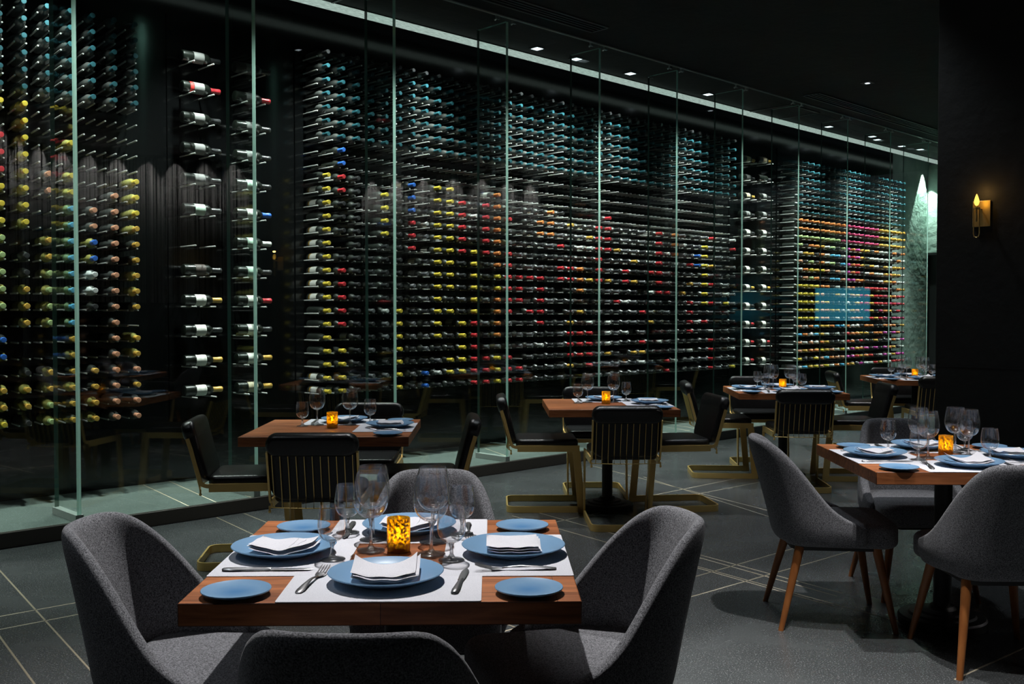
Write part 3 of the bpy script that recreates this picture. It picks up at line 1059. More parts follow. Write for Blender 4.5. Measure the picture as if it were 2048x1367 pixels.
# ------------------------------------------------------------------ tables
TABLES = [
    # name in labels, centre, rotation, chair kind, which settings, wood
    dict(nm='front table', c=(-0.244, 2.638), rz=0.0, kind='grey', seats=('near', 'right', 'far', 'left')),
    dict(nm='back-left table', c=(-0.876, 5.669), rz=0.0, kind='brass', seats=('far', 'right')),
    dict(nm='middle table', c=(0.836, 7.158), rz=0.0, kind='brass', seats=('far', 'right')),
    dict(nm='pillar table', c=(2.027, 4.422), rz=R(-3.0), kind='grey', seats=('near', 'right', 'far', 'left')),
    dict(nm='second-row table', c=(2.507, 8.52), rz=R(-4.75), kind='brass', seats=('near', 'right', 'far', 'left')),
    dict(nm='farthest table', c=(4.338, 10.121), rz=R(-7.1), kind='brass', seats=('near', 'right', 'far', 'left')),
]
TW = 0.89
TZ = 0.75


def make_table():
    t = thing('dining_table', 'x', 'table')
    mb = MB(); mb.box((-TW / 2, -TW / 2, -0.026), (TW / 2, TW / 2, 0.026))
    mb.build('tabletop', M['walnut'], t, (0, 0, TZ - 0.026), bevel=0.003)
    mb = MB(); mb.lathe([(0, 0.03), (0.038, 0.03), (0.038, TZ - 0.065), (0, TZ - 0.065)], 28)
    mb.build('column', M['black_metal'], t)
    mb = MB(); mb.box((-0.24, -0.24, TZ - 0.064), (0.24, 0.24, TZ - 0.0525))
    mb.build('mounting_plate', M['black_metal'], t)
    mb = MB(); mb.lathe([(0, 0), (0.188, 0), (0.188, 0.032), (0.18, 0.04), (0.145, 0.043), (0.138, 0.052), (0.105, 0.055), (0.098, 0.064), (0.06, 0.07), (0.05, 0.085), (0.0385, 0.085)], 48)
    mb.build('foot', M['black_metal'], t)
    return proto(t)


# grey shell chair, faces +y, origin on the floor under the seat centre
def make_grey_chair():
    t = thing('shell_chair', 'x', 'chair')
    ZT, ZA, ZB = 0.83, 0.465, 0.365
    NT, NV = 16, 6
    mb = MB()
    k = 3.0
    yf = 0.13

    def pt(tt, v):
        a = tt * pi / 2
        sx = math.copysign(abs(sin(a)) ** (2 / k), a)
        g = 1 - max(0.0, cos(a)) ** (2 / k)
        u = min(1, max(0, (g - 0.06) / 0.78))
        ztop = ZA + (ZT - ZA) * 0.5 * (1 + cos(pi * u))
        z = ZB + (ztop - ZB) * v
        q = (z - ZB) / (ZT - ZB)
        w = 0.265 - 0.05 * max(0, q - 0.15) ** 1.1
        yr = -0.235 - 0.125 * q ** 1.15
        if q < 0.12:
            w -= 0.02 * (1 - q / 0.12)
        return (w * sx, yr + (yf - yr) * g, z)
    ts = [-1 + 2 * i / NT for i in range(NT + 1)]
    # denser sampling near the corners of the back
    vs = [pt(tt, j / NV) for tt in ts for j in range(NV + 1)]
    fs = []
    for i in range(NT):
        for j in range(NV):
            a = i * (NV + 1) + j
            fs.append((a, a + NV + 1, a + NV + 2, a + 1))
    mb.add(vs, fs)
    o = mb.build('shell', M['grey_fabric'], t, angle=0)
    me = o.data
    for p in me.polygons:
        p.use_smooth = True
    # offset toward the inside of the tub
    ctr = Vector((0, 0.1, 0.6))
    bm = bmesh.new(); bm.from_mesh(me)
    f0 = bm.faces[:]
    s = sum((f.calc_center_median() - ctr).dot(f.normal) for f in f0)
    if s < 0:
        bmesh.ops.reverse_faces(bm, faces=f0)
    bm.to_mesh(me); bm.free()
    md = o.modifiers.new('thick', 'SOLIDIFY'); md.thickness = 0.042; md.offset = -1
    md = o.modifiers.new('smooth', 'SUBSURF'); md.levels = 2; md.render_levels = 2
    # seat cushion
    mb = MB()
    xf = Matrix.Translation((0, 0.035, 0.362))
    rr_prism(mb, 0.425, 0.49, 0.108, 0.10, 0.03, 0, xf, n=8, steps=5)
    for i, p in enumerate(mb.v):
        x, y, z = p
        if z > 0.42:
            z += 0.012 * max(0, 1 - (x / 0.21) ** 2) * max(0, 1 - ((y - 0.03) / 0.24) ** 2)
        if y > 0.13:     # the front runs wider than the tub
            x *= 1 + 0.22 * (y - 0.13) / 0.15
        mb.v[i] = (x, y, z)
    so = mb.build('seat_cushion', M['grey_fabric'], t, angle=60)
    mb = MB(); rr_prism(mb, 0.36, 0.40, 0.02, 0.06, 0, 0, Matrix.Translation((0, 0.02, 0.345)))
    mb.build('underframe', M['trim_dark'], t)
    for sx in (-1, 1):
        for sy in (-1, 1):
            mb = MB()
            a = Vector((sx * 0.165, sy * 0.165 + 0.02, 0.358)); b = Vector((sx * 0.228, sy * 0.245 + 0.01, 0.0))
            n = 6
            pts = [a.lerp(b, i / n) for i in range(n + 1)]
            mb.tube(pts, 0.021, 14, scale=[1 - 0.42 * i / n for i in range(n + 1)])
            for i, p in enumerate(mb.v):
                if p[2] < 0.004:
                    mb.v[i] = (p[0], p[1], 0.0)
            mb.build('leg', M['leg_wood'], t, angle=50)
    return proto(t)


# black leather cantilever chair on flat brass bars, faces +y
def make_brass_chair():
    t = thing('cantilever_chair', 'x', 'chair')
    hw = 0.222
    th = 0.0055

    def arc(cx, cy, r, a0, a1, n=6):
        return [(cx + r * cos(R(a0 + (a1 - a0) * i / n)), cy + r * sin(R(a0 + (a1 - a0) * i / n))) for i in range(n + 1)]
    # floor loop: bar on edge, open at the front
    mb = MB()
    r = 0.055
    plan = [(-hw, 0.25)] + arc(-hw + r, -0.26 + r, r, 180, 270) + arc(hw - r, -0.26 + r, r, 270, 360) + [(hw, 0.25)]
    mb.sweep([(x, y, 0.0235) for x, y in plan], [(-th, -0.0225), (th, -0.0225), (th, 0.0225), (-th, 0.0225)], up=(0, 0, 1))
    mb.build('floor_loop', M['brass'], t, angle=30)
    # seat rails, turned up at the rear into the back stiles
    for sx in (-1, 1):
        mb = MB()
        x = sx * hw
        mb.add([], [])
        pts = [(x, 0.262, 0.0), (x, 0.225, 0.43)]
        # front upright, wide face to the side
        mb.sweep(pts, [(-th, -0.026), (th, -0.026), (th, 0.026), (-th, 0.026)], up=(0, 1, 0))
        mb.build('leg', M['brass'], t, angle=30)
    mb = MB()
    for sx in (-1, 1):
        x = sx * hw
        mb.sweep([(x, 0.246, 0.4515), (x, -0.19, 0.4515)], [(-th, -0.022), (th, -0.022), (th, 0.022), (-th, 0.022)], up=(0, 0, 1))
        prof = [(-0.188, 0.4605), (-0.205, 0.462), (-0.222, 0.468), (-0.234, 0.482), (-0.241, 0.505), (-0.262, 0.58), (-0.283, 0.66), (-0.302, 0.72)]
        mb.sweep([(x * 0.99, y, z) for y, z in prof], [(-th * 0.9, -0.0105), (th * 0.9, -0.0105), (th * 0.9, 0.0105), (-th * 0.9, 0.0105)], up=[(0, -(z2), y2) for y2, z2 in ((0.0, -1), (0.1, -1), (.5, -1), (1, -.6), (1, -.25), (1, -.25), (1, -.25), (1, -.25))])
    # cross wire under the back
    cw = [(-hw + 2 * hw * i / 10, -0.232 - 0.03 * (1 - ((i - 5) / 5) ** 2), 0.437) for i in range(11)]
    mb.tube(cw, 0.0028, 6)
    mb.sweep([(-hw + th, 0.235, 0.44), (hw - th, 0.235, 0.44)], [(-0.004, -0.014), (0.004, -0.014), (0.004, 0.014), (-0.004, 0.014)], up=(0, 0, 1))
    for sx in (-1, 1):
        mb.lathe([(0, -0.016), (0.006, -0.013), (0.008, -0.006), (0.005, 0.0), (0.005, 0.02), (0, 0.02)], 10, 0, Matrix.Translation((sx * hw, -0.235, 0.425)))
    mb.build('frame', M['brass'], t, angle=30)
    # upholstery
    mb = MB()
    rr_prism(mb, 0.425, 0.44, 0.062, 0.05, 0.022, 0, Matrix.Translation((0, 0.02, 0.452)), steps=4)
    for i, (x, y, z) in enumerate(mb.v):
        if z > 0.48:
            mb.v[i] = (x, y, z + 0.010 * max(0, 1 - (x / 0.21) ** 2) * max(0, 1 - ((y - 0.02) / 0.22) ** 2))
    mb.build('seat', M['leather'], t, angle=60)
    mb = MB()
    lean = Matrix.Translation((0, -0.213, 0.475)) @ Matrix.Rotation(R(90 + 14.5), 4, 'X')
    rr_prism(mb, 0.435, 0.335, 0.05, 0.07, 0.02, 0, lean @ Matrix.Translation((0, 0.168, -0.025)), n=7)
    mb.build('backrest', M['leather'], t, angle=60)
    mb = MB()
    rr_prism(mb, 0.452, 0.115, 0.072, 0.055, 0.026, 0, lean @ Matrix.Translation((0, 0.292, -0.0262)), n=7)
    mb.build('head_roll', M['leather'], t, angle=60)
    # upright rods behind the back
    for i in range(11):
        x = -0.196 + 0.0392 * i
        mb = MB()
        p0 = lean @ Vector((x, 0.272, 0.036)); p1 = lean @ Vector((x, 0.03, 0.036))
        q = (p1.x, -0.236 - 0.028 * (1 - (x / 0.222) ** 2), 0.437)
        mb.tube([p0, p1, q], 0.0024, 6)
        mb.build('rod', M['brass'], t, angle=60)
    return proto(t)


# ------------------------------------------------------------------ tableware
def make_plate(r, name, cat, h):
    mb = MB()
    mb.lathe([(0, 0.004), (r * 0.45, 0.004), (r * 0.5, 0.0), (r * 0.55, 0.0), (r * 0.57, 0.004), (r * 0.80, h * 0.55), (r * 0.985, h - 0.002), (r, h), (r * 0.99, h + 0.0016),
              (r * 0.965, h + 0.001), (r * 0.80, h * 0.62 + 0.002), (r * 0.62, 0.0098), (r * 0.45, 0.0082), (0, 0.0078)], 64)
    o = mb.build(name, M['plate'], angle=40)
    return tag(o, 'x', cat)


def make_napkin(style):
    """linen folded in layers, laid on the plate; local x is the long side"""
    mb = MB()
    w, d = (0.155, 0.125) if style != 1 else (0.14, 0.145)
    nx, ny = 14, 10
    rnd = random.Random(style)

    def surf(u, v, z):
        x = (u - 0.5) * w; y = (v - 0.5) * d
        if style == 0:      # ends ride up the rim of the plate
            z += 0.022 * abs(2 * u - 1) ** 2.2 * (0.35 + 0.65 * v)
            y += 0.010 * (2 * u - 1) ** 2 * v + 0.008 * (2 * u - 1) * (v - 0.4)
        elif style == 1:
            z += 0.006 * (2 * v - 1) ** 2
        else:
            z += 0.010 * (2 * u - 1) ** 2 * (1 - 0.3 * v)
            x += 0.012 * (v - 0.5)
            z += 0.003 * sin(u * 9 + v * 3)
        z += 0.0012 * sin(u * 17 + style) * cos(v * 11)
        rr = sqrt(x * x + y * y)
        z += 0.0012 + max(0.0, (rr - 0.070)) * 0.13 + max(0.0, rr - 0.1) * 0.25
        return (x, y, z)
    layers = [(0.000, 1.0), (0.0055, 0.985), (0.011, 0.97)]
    th = 0.0042
    for li, (z0, s) in enumerate(layers):
        vs = []
        for lay in (0, 1):
            for j in range(ny + 1):
                for i in range(nx + 1):
                    u, v = i / nx, j / ny
                    e = 0
                    # rounded fold along the front
                    rim = min(u, 1 - u, v, 1 - v) * 8
                    e = th / 2 * (1 - min(1, rim)) ** 2
                    z = z0 + (e if lay == 0 else th - e)
                    off = 0.004 * sin(li * 2.1 + style)
                    x, y, zz = surf(0.5 + (u - 0.5) * s, 0.5 + (v - 0.5) * s, z)
                    vs.append((x + off, y - off * 0.7 + li * 0.0016, zz))
        k = (nx + 1) * (ny + 1)
        fs = []
        for j in range(ny):
            for i in range(nx):
                a = j * (nx + 1) + i
                fs.append((a, a + nx + 1, a + nx + 2, a + 1))
                fs.append((k + a, k + a + 1, k + a + nx + 2, k + a + nx + 1))
        edge = [i for i in range(nx + 1)] + [(j * (nx + 1) + nx) for j in range(1, ny + 1)] + [ny * (nx + 1) + i for i in range(nx - 1, -1, -1)] + [j * (nx + 1) for j in range(ny - 1, 0, -1)]
        for a, b in zip(edge, edge[1:] + edge[:1]):
            fs.append((a, b, k + b, k + a))
        mb.add(vs, fs)
    # soft pleats across the top of the fold
    if style == 2:
        for u in (0.66, 0.80):
            pts = []
            for j in range(8):
                x, y, z = surf(u + 0.03 * sin(j * 0.5), 0.15 + 0.75 * j / 7, 0.0152)
                pts.append((x, y, z))
            mb.tube(pts, 0.0022, 6, scale=[0.3, 0.8, 1, 1, 1, 1, 0.8, 0.3])
    o = mb.build('napkin', M['linen'], angle=55)
    return tag(o, 'x', 'napkin')


def flat_path(mb, pts, widths, th, mat=0):
    """pts (y, z), half widths; flattened, slightly domed bar along y"""
    vs = []
    for (y, z), w in zip(pts, widths):
        vs += [(-w, y, z), (-w * 0.55, y, z + th), (w * 0.55, y, z + th), (w, y, z), (w * 0.6, y, z - th * 0.2), (-w * 0.6, y, z - th * 0.2)]
    fs = []
    n = len(pts)
    for i in range(n - 1):
        for j in range(6):
            fs.append((i * 6 + j, i * 6 + (j + 1) % 6, (i + 1) * 6 + (j + 1) % 6, (i + 1) * 6 + j))
    fs.append((5, 4, 3, 2, 1, 0)); fs.append(tuple((n - 1) * 6 + j for j in range(6)))
    mb.add(vs, fs, mat)


def make_fork():
    t = thing('fork', 'x', 'fork')
    mb = MB()
    flat_path(mb, [(-0.100, 0.001), (-0.095, 0.0015), (-0.08, 0.003), (-0.05, 0.007), (-0.01, 0.009), (0.02, 0.006), (0.035, 0.004)],
              [0.004, 0.0085, 0.0105, 0.0075, 0.004, 0.003, 0.0035], 0.0026)
    mb.build('handle', M['steel'], t, angle=60)
    mb = MB()
    flat_path(mb, [(0.034, 0.004), (0.045, 0.0035), (0.055, 0.0035), (0.062, 0.005)], [0.0035, 0.0095, 0.0125, 0.0125], 0.0018)
    for i in range(4):
        x = -0.0100 + i * 0.00667
        mb.tube([(x, 0.060, 0.005), (x, 0.075, 0.008), (x, 0.090, 0.012), (x * 0.98, 0.102, 0.016)], 0.0019, 6, scale=[1, 1, 0.9, 0.5])
    mb.build('tines', M['steel'], t, angle=60)
    return proto(t)


def make_knife():
    t = thing('table_knife', 'x', 'knife')
    mb = MB()
    flat_path(mb, [(-0.110, 0.001), (-0.105, 0.002), (-0.08, 0.003), (-0.04, 0.003), (-0.005, 0.0025), (0.005, 0.003), (0.01, 0.0025)],
              [0.003, 0.0085, 0.0095, 0.0075, 0.006, 0.008, 0.006], 0.0042)
    mb.build('handle', M['steel'], t, angle=60)
    mb = MB()
    flat_path(mb, [(0.009, 0.0025), (0.02, 0.0025), (0.06, 0.0025), (0.09, 0.0025), (0.105, 0.0025), (0.112, 0.0025)], [0.0055, 0.0085, 0.0095, 0.0085, 0.005, 0.0012], 0.0012)
    mb.build('blade', M['steel'], t, angle=60)
    return proto(t)


def make_glass(kind):
    if kind == 'large':
        H, zb, rmax, rrim, rfoot, nm, cat = 0.208, 0.088, 0.0475, 0.038, 0.037, 'wine_glass', 'wine glass'
    else:
        H, zb, rmax, rrim, rfoot, nm, cat = 0.140, 0.046, 0.0375, 0.0315, 0.033, 'water_goblet', 'water glass'
    t = thing(nm, 'x', cat)
    # bowl: outer and inner wall
    outer = []
    n = 18
    for i in range(n + 1):
        u = i / n
        if u < 0.42:
            a = u / 0.42 * pi / 2
            r = 0.004 + (rmax - 0.004) * sin(a) ** 0.85
            z = zb + (H - zb) * 0.42 * (1 - cos(a) ** 1.1)
        else:
            q = (u - 0.42) / 0.58
            r = rmax + (rrim - rmax) * (q ** 1.7)
            z = zb + (H - zb) * u
        outer.append((r, z))
    w = 0.0011
    inner = [(max(r - w, 0.0), z + (0.004 if i < 3 else 0)) for i, (r, z) in enumerate(outer)]
    mb = MB()
    mb.lathe([(0, zb)] + outer + [(rrim - w / 2, H + 0.0006)] + inner[::-1] + [(0, zb + 0.005)], 40)
    mb.build('bowl', M['bowl'], t, angle=60)
    mb = MB()
    mb.lathe([(0, 0), (rfoot, 0), (rfoot + 0.0006, 0.0010), (rfoot, 0.0020), (0.022, 0.0035), (0.010, 0.008), (0.0052, 0.016), (0.0040, 0.03), (0.0038, zb * 0.6), (0.0048, zb - 0.012), (0.0075, zb - 0.0015), (0.0026, zb - 0.0003), (0, zb - 0.0003)], 32)
    mb.build('stem', M['stem'], t, angle=60)
    return proto(t)


def make_votive():
    t = thing('votive_candle', 'x', 'candle holder')
    mb = MB()
    mb.lathe([(0, 0.0), (0.029, 0.0), (0.031, 0.003), (0.031, 0.089), (0.0300, 0.0905), (0.029, 0.089), (0.029, 0.006), (0, 0.006)], 40)
    mb.build('cup', M['votive'], t, angle=50)
    mb = MB(); mb.lathe([(0, 0.007), (0.024, 0.007), (0.024, 0.031), (0.022, 0.033), (0, 0.0315)], 28); mb.build('tea_light', M['wax'], t, angle=50)
    mb = MB(); mb.lathe([(0, 0.033), (0.0035, 0.039), (0.0052, 0.046), (0.0045, 0.055), (0.0022, 0.065), (0, 0.073)], 14); mb.build('flame', M['flame'], t, angle=60)
    return proto(t)


LIGHTS = []


def add_light(kind, loc, W, color=(1, 1, 1), size=0.05, spot=None, blend=0.5, target=None, name='light'):
    ld = bpy.data.lights.new(name, kind)
    ld.energy = W; ld.color = color
    if kind in ('POINT', 'SPOT'):
        ld.shadow_soft_size = size
    if kind == 'SPOT':
        ld.spot_size = R(spot); ld.spot_blend = blend
    o = bpy.data.objects.new(name, ld); COL.objects.link(o)
    o.location = loc
    d = (Vector(target) - Vector(loc)) if target is not None else Vector((0, 0, -1))
    o.rotation_euler = d.to_track_quat('-Z', 'Y').to_euler()
    return o


P = {}
P['table'] = make_table()
P['grey'] = make_grey_chair()
P['brass'] = make_brass_chair()
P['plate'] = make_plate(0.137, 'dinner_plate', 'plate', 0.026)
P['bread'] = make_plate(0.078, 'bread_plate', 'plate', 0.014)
P['napkin'] = [make_napkin(i) for i in range(3)]
P['fork'] = make_fork()
P['knife'] = make_knife()
P['large'] = make_glass('large')
P['small'] = make_glass('small')
P['votive'] = make_votive()
mb = MB(); rr_prism(mb, 0.455, 0.325, 0.0022, 0.006, 0.0008, n=3, steps=2)
P['mat'] = tag(mb.build('placemat', M['mat'], angle=50), 'x', 'placemat')

USED = set()


def place(key, loc, rz, label, group=None, idx=None):
    p = P[key] if idx is None else P[key][idx]
    if p.name not in USED:
        USED.add(p.name)
        p.location = loc; p.rotation_euler = (0, 0, rz); p['label'] = label
        if group:
            p['group'] = group
        return p
    return dup(p, loc, rz, label, group)


SEAT_ROT = {'near': 0.0, 'right': pi / 2, 'far': pi, 'left': -pi / 2}


def set_table(T):
    c = Vector((*T['c'], 0)); rz = T['rz']

    def W(x, y, z=0.0):
        return c + Vector((x * cos(rz) - y * sin(rz), x * sin(rz) + y * cos(rz), z))
    nm = T['nm']
    place('table', c, rz, {'front table': 'square walnut dining table set for four, nearest the camera',
                           'back-left table': 'dim square walnut table with half its top bare, by the near glass',
                           'middle table': 'square walnut table with two settings, before the middle of the glass',
                           'pillar table': 'square walnut table with grey chairs in front of the dark pillar',
                           'second-row table': 'square walnut table set for four, behind the middle table',
                           'farthest table': 'partly hidden walnut table at the far end beside the pillar'}[nm], 'walnut dining tables')
    for s in T['seats']:
        a = SEAT_ROT[s]

        dy = -0.024 if s in ('left', 'right') else 0.0

        def Q(x, y, z=0.0):      # setting coordinates: diner at -y
            y += dy
            return W(x * cos(a) - y * sin(a), x * sin(a) + y * cos(a), z)
        r = rz + a
        side = '%s side of the %s' % (s, nm)
        dx = 0.0
        place('mat', Q(-0.005, -0.2825 - dy, TZ + 0.0002), r, 'white placemat on the ' + side, 'placemats')
        zm = TZ + 0.0026
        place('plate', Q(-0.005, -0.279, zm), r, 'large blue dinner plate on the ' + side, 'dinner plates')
        st = {'near': 0, 'right': 1, 'far': 2, 'left': 2}[s]
        nz = zm + 0.0105
        nr = r + {'near': 0.03, 'right': -pi / 2, 'far': pi, 'left': pi / 2}[s] * (1 if s != 'near' else 1)
        place('napkin', Q(-0.005, -0.279, nz), {'near': r + 0.04, 'right': rz, 'far': rz + 0.06, 'left': rz}[s], 'white napkin on the ' + side, 'napkins', idx=st)
        place('fork', Q(-0.178, -0.282, zm + 0.0006), r + R(-9 if s == 'near' else 2), 'steel fork on the ' + side, 'forks')
        place('knife', Q(0.172, -0.285, zm + 0.0008), r + R(-6 if s == 'near' else 1), 'steel table knife on the ' + side, 'knives')
    bread = {'near': (-0.332, -0.381), 'right': (0.330, -0.376), 'far': (0.336, 0.306), 'left': (-0.308, 0.306)}
    for s in T['seats']:
        x, y = bread[s]
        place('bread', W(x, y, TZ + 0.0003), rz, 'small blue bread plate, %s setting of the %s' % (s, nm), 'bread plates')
    # glasses stand in the middle of the table
    if len(T['seats']) == 4:
        big = [(-0.078, 0.035, 'near left'), (-0.088, 0.165, 'far left'), (0.086, -0.010, 'near right'), (0.082, 0.135, 'far right')]
        sm = [(-0.166, -0.062, 'near left'), (-0.172, 0.258, 'far left'), (0.142, -0.078, 'near right'), (0.160, 0.228, 'far right')]
        if T['kind'] == 'grey' and nm != 'front table':
            sm = [(-0.155, -0.115, 'near left'), (-0.175, 0.21, 'far left'), (0.15, -0.12, 'near right'), (0.175, 0.20, 'far right')]
            big = [(-0.07, 0.115, 'far left'), (-0.085, -0.04, 'near left'), (0.105, 0.135, 'far right'), (0.122, 0.03, 'near right')]
    else:
        big = [(-0.13, 0.13, 'left'), (0.06, 0.125, 'right')]
        sm = [(-0.205, 0.075, 'left'), (0.165, 0.215, 'right')]
    zmap = TZ + 0.0006

    def zat(x, y):
        for s in T['seats']:
            a = -SEAT_ROT[s]
            u, v = x * cos(a) - y * sin(a), x * sin(a) + y * cos(a)
            if abs(u + 0.005) < 0.27 and abs(v + 0.2825) < 0.205:
                return TZ + 0.003
        return TZ + 0.0006
    for x, y, w in big:
        place('large', W(x, y, zat(x, y)), rz, 'tall empty wine glass, %s of the candle on the %s' % (w, nm), 'wine glasses')
    for x, y, w in sm:
        place('small', W(x, y, zat(x, y)), rz, 'short-stemmed water goblet, %s on the %s' % (w, nm), 'water goblets')
    vx, vy = {'front table': (-0.004, 0.035), 'back-left table': (-0.02, -0.02), 'middle table': (-0.01, 0.0), 'pillar table': (0.03, 0.055)}.get(nm, (0.0, 0.02))
    place('votive', W(vx, vy, TZ + 0.0006), rz, 'lit amber votive candle in the middle of the %s' % nm, 'votive candles')
    add_light('POINT', W(vx, vy, TZ + 0.056), 0.75, (1.0, 0.66, 0.16), 0.006, name='candle_glow')


for T in TABLES:
    set_table(T)

# ------------------------------------------------------------------ chairs: back-rest position, direction faced
CH = [
    # kind, x, y, facing angle (rotation about z, 0 faces +y), label
    ('grey', -0.78, 2.68, R(-97), 'grey wool shell chair with its back to the left, at the front table'),
    ('grey', 0.235, 2.70, R(105), 'grey wool shell chair facing left at the right side of the front table'),
    ('grey', -0.245, 2.05, R(-3.5), 'grey wool shell chair nearest the camera, seen from behind, at the front table'),
    ('grey', -0.20, 3.255, R(180), 'grey wool shell chair behind the glasses on the far side of the front table'),
    ('grey', 1.535, 4.535, R(-97), 'grey wool shell chair with orange legs facing right, left of the pillar table'),
    ('grey', 2.015, 3.955, R(-2), 'grey wool shell chair seen from behind at the near side of the pillar table'),
    ('grey', 2.13, 5.00, R(178), 'grey wool shell chair on the far side of the pillar table'),
    ('brass', -1.36, 5.66, R(-84), 'black leather cantilever chair at the left side of the back-left table'),
    ('brass', -0.87, 5.17, R(0), 'black leather cantilever chair seen from behind at the back-left table'),
    ('brass', -0.40, 5.70, R(93), 'black leather cantilever chair seen edge-on, right side of the back-left table'),
    ('brass', -0.80, 6.28, R(180), 'black leather cantilever chair on the far side of the back-left table'),
    ('brass', 0.375, 7.21, R(-90), 'black leather cantilever chair at the left side of the middle table'),
    ('brass', 0.865, 6.61, R(0), 'black leather cantilever chair seen from behind at the middle table'),
    ('brass', 1.335, 7.20, R(96), 'black leather cantilever chair at the right side of the middle table'),
    ('brass', 0.80, 7.75, R(180), 'black leather cantilever chair on the far side of the middle table'),
    ('brass', 2.00, 8.66, R(-95), 'black leather cantilever chair left of the second-row table'),
    ('brass', 2.46, 7.98, R(-5), 'black leather cantilever chair seen from behind, near side of the second-row table'),
    ('brass', 3.07, 8.46, R(85), 'black leather cantilever chair at the right of the second-row table'),
    ('brass', 2.46, 9.14, R(175), 'black leather cantilever chair on the far side of the second-row table'),
    ('brass', 3.82, 10.20, R(-97), 'black leather cantilever chair at the left side of the farthest table'),
    ('brass', 4.29, 9.60, R(-7), 'black leather cantilever chair seen from behind at the farthest table beside the pillar'),
    ('brass', 4.42, 10.75, R(173), 'black leather cantilever chair on the far side of the farthest table'),
]
for kind, x, y, rz, lab in CH:
    o = place(kind, (x, y, 0), rz, lab, 'grey shell chairs' if kind == 'grey' else 'black and brass cantilever chairs')
    if y == 2.05:
        o.scale = (1.08, 1, 1)


# ------------------------------------------------------------------ wall lamp on the pillar
def sconce():
    pc, ux, uy = PILLAR
    # centre of the plate on the pillar face
    a = 0.275
    base = pc + ux * a
    rz = math.atan2(ux.y, ux.x)
    t = thing('wall_sconce', 'brass wall sconce with a lit candle bulb on the dark pillar', 'wall lamp', (base.x, base.y, 2.0), rz)
    # local x along the wall, -y out of the wall
    mb = MB(); mb.box((-0.052, -0.014, -0.078), (0.052, -0.001, 0.078)); mb.build('backplate', M['brass'], t, bevel=0.002)
    mb = MB(); mb.tube([(0, -0.014, 0.028), (0, -0.085, 0.028)], 0.006, 10); mb.build('arm', M['brass'], t, angle=50)
    mb = MB(); mb.lathe([(0, 0.024), (0.018, 0.024), (0.019, 0.032), (0.010, 0.034), (0.008, 0.04), (0, 0.04)], 18, 0, Matrix.Translation((0, -0.088, 0))); mb.build('bobeche', M['brass'], t, angle=50)
    mb = MB(); mb.lathe([(0, -0.055), (0.006, -0.053), (0.006, 0.024), (0, 0.024)], 12, 0, Matrix.Translation((0, -0.088, 0))); mb.build('candle_tube', M['brass'], t, angle=50)
    mb = MB(); mb.tube([(0.017, -0.088, 0.028), (0.017, -0.088, -0.125), (0.012, -0.088, -0.142), (0.0, -0.088, -0.148), (-0.012, -0.088, -0.142), (-0.017, -0.088, -0.125), (-0.017, -0.088, 0.028)], 0.0032, 8)
    mb.build('loop', M['brass'], t, angle=50)
    mb = MB(); mb.lathe([(0, 0.041), (0.009, 0.046), (0.0145, 0.060), (0.0140, 0.075), (0.009, 0.093), (0.0035, 0.108), (0, 0.113)], 18, 0, Matrix.Translation((0, -0.088, 0))); mb.build('bulb', M['bulb'], t, angle=60)
    q = base - uy * 0.088
    add_light('POINT', (q.x, q.y, 2.135), 0.30, (1.0, 0.55, 0.15), 0.012, name='sconce_glow')


sconce()


# ------------------------------------------------------------------ round bead-chain curtain hanging to the right of the room, mirrored in the glass
def bead_curtain(cx, cy, r, a0, a1, n, label, side, lamps, W, z0=1.6):
    t = thing('bead_curtain', label, 'curtain', (cx, cy, 0))
    mb = MB()
    rnd = random.Random(4)
    for i in range(n):
        a = R(a0 + (a1 - a0) * (i + rnd.uniform(-0.45, 0.45)) / n)
        rr = r + rnd.uniform(-0.012, 0.012)
        pts = [(rr * cos(a) , rr * sin(a), z0 - 0.0), (rr * cos(a), rr * sin(a), CEIL - 0.055)]
        mb.tube(pts, rnd.choice([0.005, 0.008, 0.011]), 5)
    o = mb.build('strands', M['chain'], t, angle=0); o['kind'] = 'stuff'
    mb = MB()
    pts = [((r) * cos(R(a0 + (a1 - a0) * i / 40)), r * sin(R(a0 + (a1 - a0) * i / 40)), CEIL - 0.03) for i in range(41)]
    mb.sweep(pts, [(-0.03, -0.024), (0.03, -0.024), (0.03, 0.024), (-0.03, 0.024)], up=(0, 0, 1))
    mb.build('track', M['trim_dark'], t)
    for i in range(lamps):
        a = R(a0 + (a1 - a0) * (i + 0.5) / lamps)
        rr = r + side * 0.10
        add_light('SPOT', (cx + rr * cos(a), cy + rr * sin(a), CEIL - 0.02), W, (1, 0.97, 0.95), 0.012, 70, 0.9, target=(cx + (r - side * 0.02) * cos(a), cy + (r - side * 0.02) * sin(a), 3.2), name='curtain_spot')


bead_curtain(5.39, 3.9, 2.35, -140, 28, 300, 'round bead-chain curtain hanging right of the frame, mirrored in the near glass', -1, 15, 70)
bead_curtain(12.0, 7.0, 2.45, 128, 215, 170, 'second bead-chain curtain deep in the room, mirrored in the middle glass', 1, 7, 34)

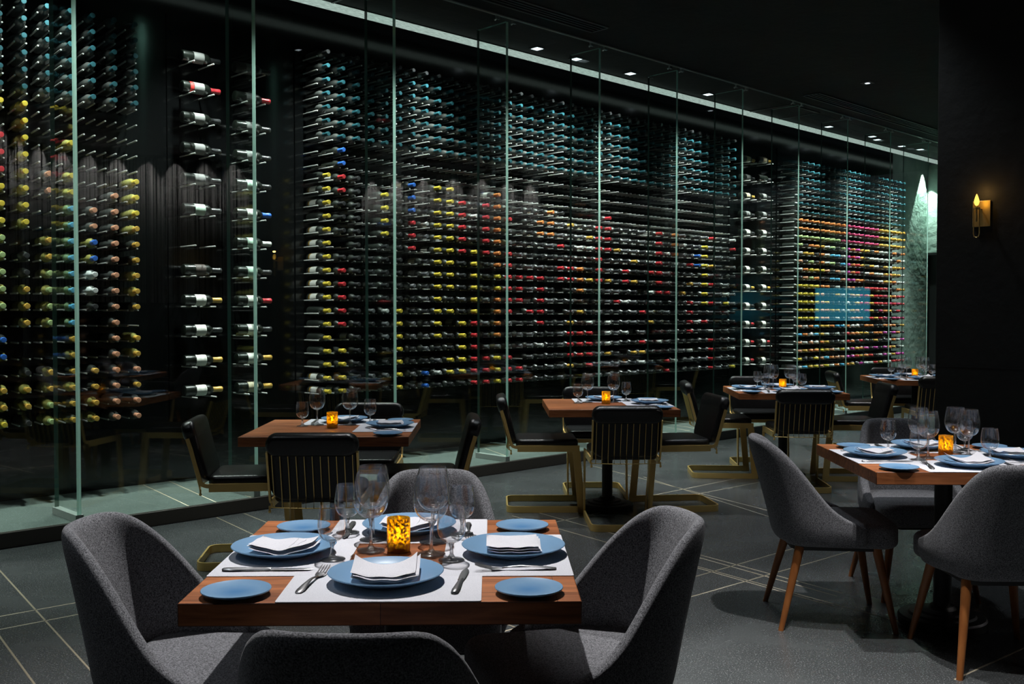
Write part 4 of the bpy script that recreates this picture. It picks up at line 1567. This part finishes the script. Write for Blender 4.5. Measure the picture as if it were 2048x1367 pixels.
def bar_screen():
    c = Vector((11.75, 15.0, 1.62))
    v = Vector((7.08, 20.0, 1.62))                 # where the glass shows it
    to_eye = EYE - v
    nrm = to_eye - 2 * to_eye.dot(N) * N; nrm.z = 0; nrm.normalize()
    rz = math.atan2(nrm.y, nrm.x) + pi / 2         # local -y faces the glass
    mb = MB(); mb.box((-1.4, 0.05, -1.62), (1.4, 0.2, 1.2))
    struct(mb.build('wall_bar', M['dark_wall'], None, c, rz))
    t = thing('wall_screen', 'teal glowing screen deep in the bar, mirrored in the far glass', 'screen', c, rz)
    mb = MB(); mb.box((-0.52, -0.004, -0.33), (0.52, 0.02, 0.33)); mb.build('display', M['screen'], t)
    mb = MB()
    for a, b, e, d in ((-0.54, -0.35, 0.54, -0.33), (-0.54, 0.33, 0.54, 0.35), (-0.54, -0.33, -0.52, 0.33), (0.52, -0.33, 0.54, 0.33)):
        mb.box((a, -0.008, b), (e, 0.045, d))
    mb.build('frame', M['trim_dark'], t)


bar_screen()

# ------------------------------------------------------------------ lights
COOL = (0.86, 0.94, 1.0)
NEUT = (1.0, 0.985, 0.97)
LX = [(-0.41, 3.95, 540, 74), (-0.62, 6.30, 100, 56), (0.65, 7.75, 160, 60), (1.66, 3.78, 400, 58), (2.4, 8.9, 190, 58), (4.3, 9.8, 260, 55)]
for x, y, w, a in LX:
    add_light('SPOT', (x, y, CEIL - 0.05), w, NEUT, 0.03, a, 0.55, target=(x + (0.05 if y == 3.95 else 0), y - (1.3 if y == 3.95 else (0.4 if a in (56, 60) and y > 6 else 0.1)), 0.6), name='table_spot')
# added narrow fill spot, brightens the open floor before the pillar table
add_light('SPOT', (1.45, 3.0, CEIL - 0.05), 260, NEUT, 0.03, 33, 0.5, target=(1.5, 3.45, 0), name='floor_fill_spot')
# added fill spots without fittings, to lift the chairs and floor
for x, y, w in ((-2.3, 3.2, 55), (0.9, 5.2, 45), (2.1, 6.5, 80), (3.6, 8.2, 100), (-2.0, 1.6, 22), (-0.35, 6.7, 70), (1.6, 7.6, 50)):
    add_light('SPOT', (x, y, CEIL - 0.05), w, COOL, 0.12, 95, 0.9, name='fill_spot')
# cellar downlights; those with no fitting are added to light the racks
for s in (-2.2, -1.0, 0.1, 1.2, 2.3, 3.4, 4.65, 5.22, 6.09, 7.54, 8.6, 9.6, 10.42, 11.57, 11.87, 12.69, 13.19):
    q = SN(s, 0.5, CEIL - 0.03)
    add_light('SPOT', q, 520, (0.93, 1.0, 0.96), 0.055, 82, 1.0, target=SN(s, 0.62, 0), name='cellar_spot')
# wall-washer at the far end of the slot
add_light('SPOT', SN(14.76, 1.03, CEIL - 0.06), 400, (0.80, 1.0, 0.90), 0.015, 52, 0.10, target=SN(14.70, 1.03, 0.0), name='plaster_spot')

w = bpy.data.worlds.new('room_air')
SC.world = w
w.use_nodes = True
w.node_tree.nodes['Background'].inputs['Color'].default_value = (0.55, 0.62, 0.70, 1)
w.node_tree.nodes['Background'].inputs['Strength'].default_value = 0.03

# ------------------------------------------------------------------ camera
cd = bpy.data.cameras.new('camera')
cd.sensor_width = 36.0
cd.lens = 36.0 * 2000 / 2048
cd.clip_end = 100
cam = bpy.data.objects.new('camera', cd); COL.objects.link(cam)
cam.location = EYE
cam.rotation_euler = (pi / 2 - math.atan(51.5 / 2000), 0, -math.atan(42 / 2000))
SC.camera = cam

SC.view_settings.view_transform = 'Standard'
SC.view_settings.look = 'None'
SC.view_settings.gamma = 1
SC.view_settings.use_curve_mapping = False
SC.view_settings.exposure = 0.0
cy = SC.cycles
cy.max_bounces = 14
cy.transparent_max_bounces = 40
cy.glossy_bounces = 5
cy.transmission_bounces = 12
cy.diffuse_bounces = 3
cy.caustics_reflective = False
cy.caustics_refractive = False
cy.sample_clamp_indirect = 4
cy.use_denoising = True
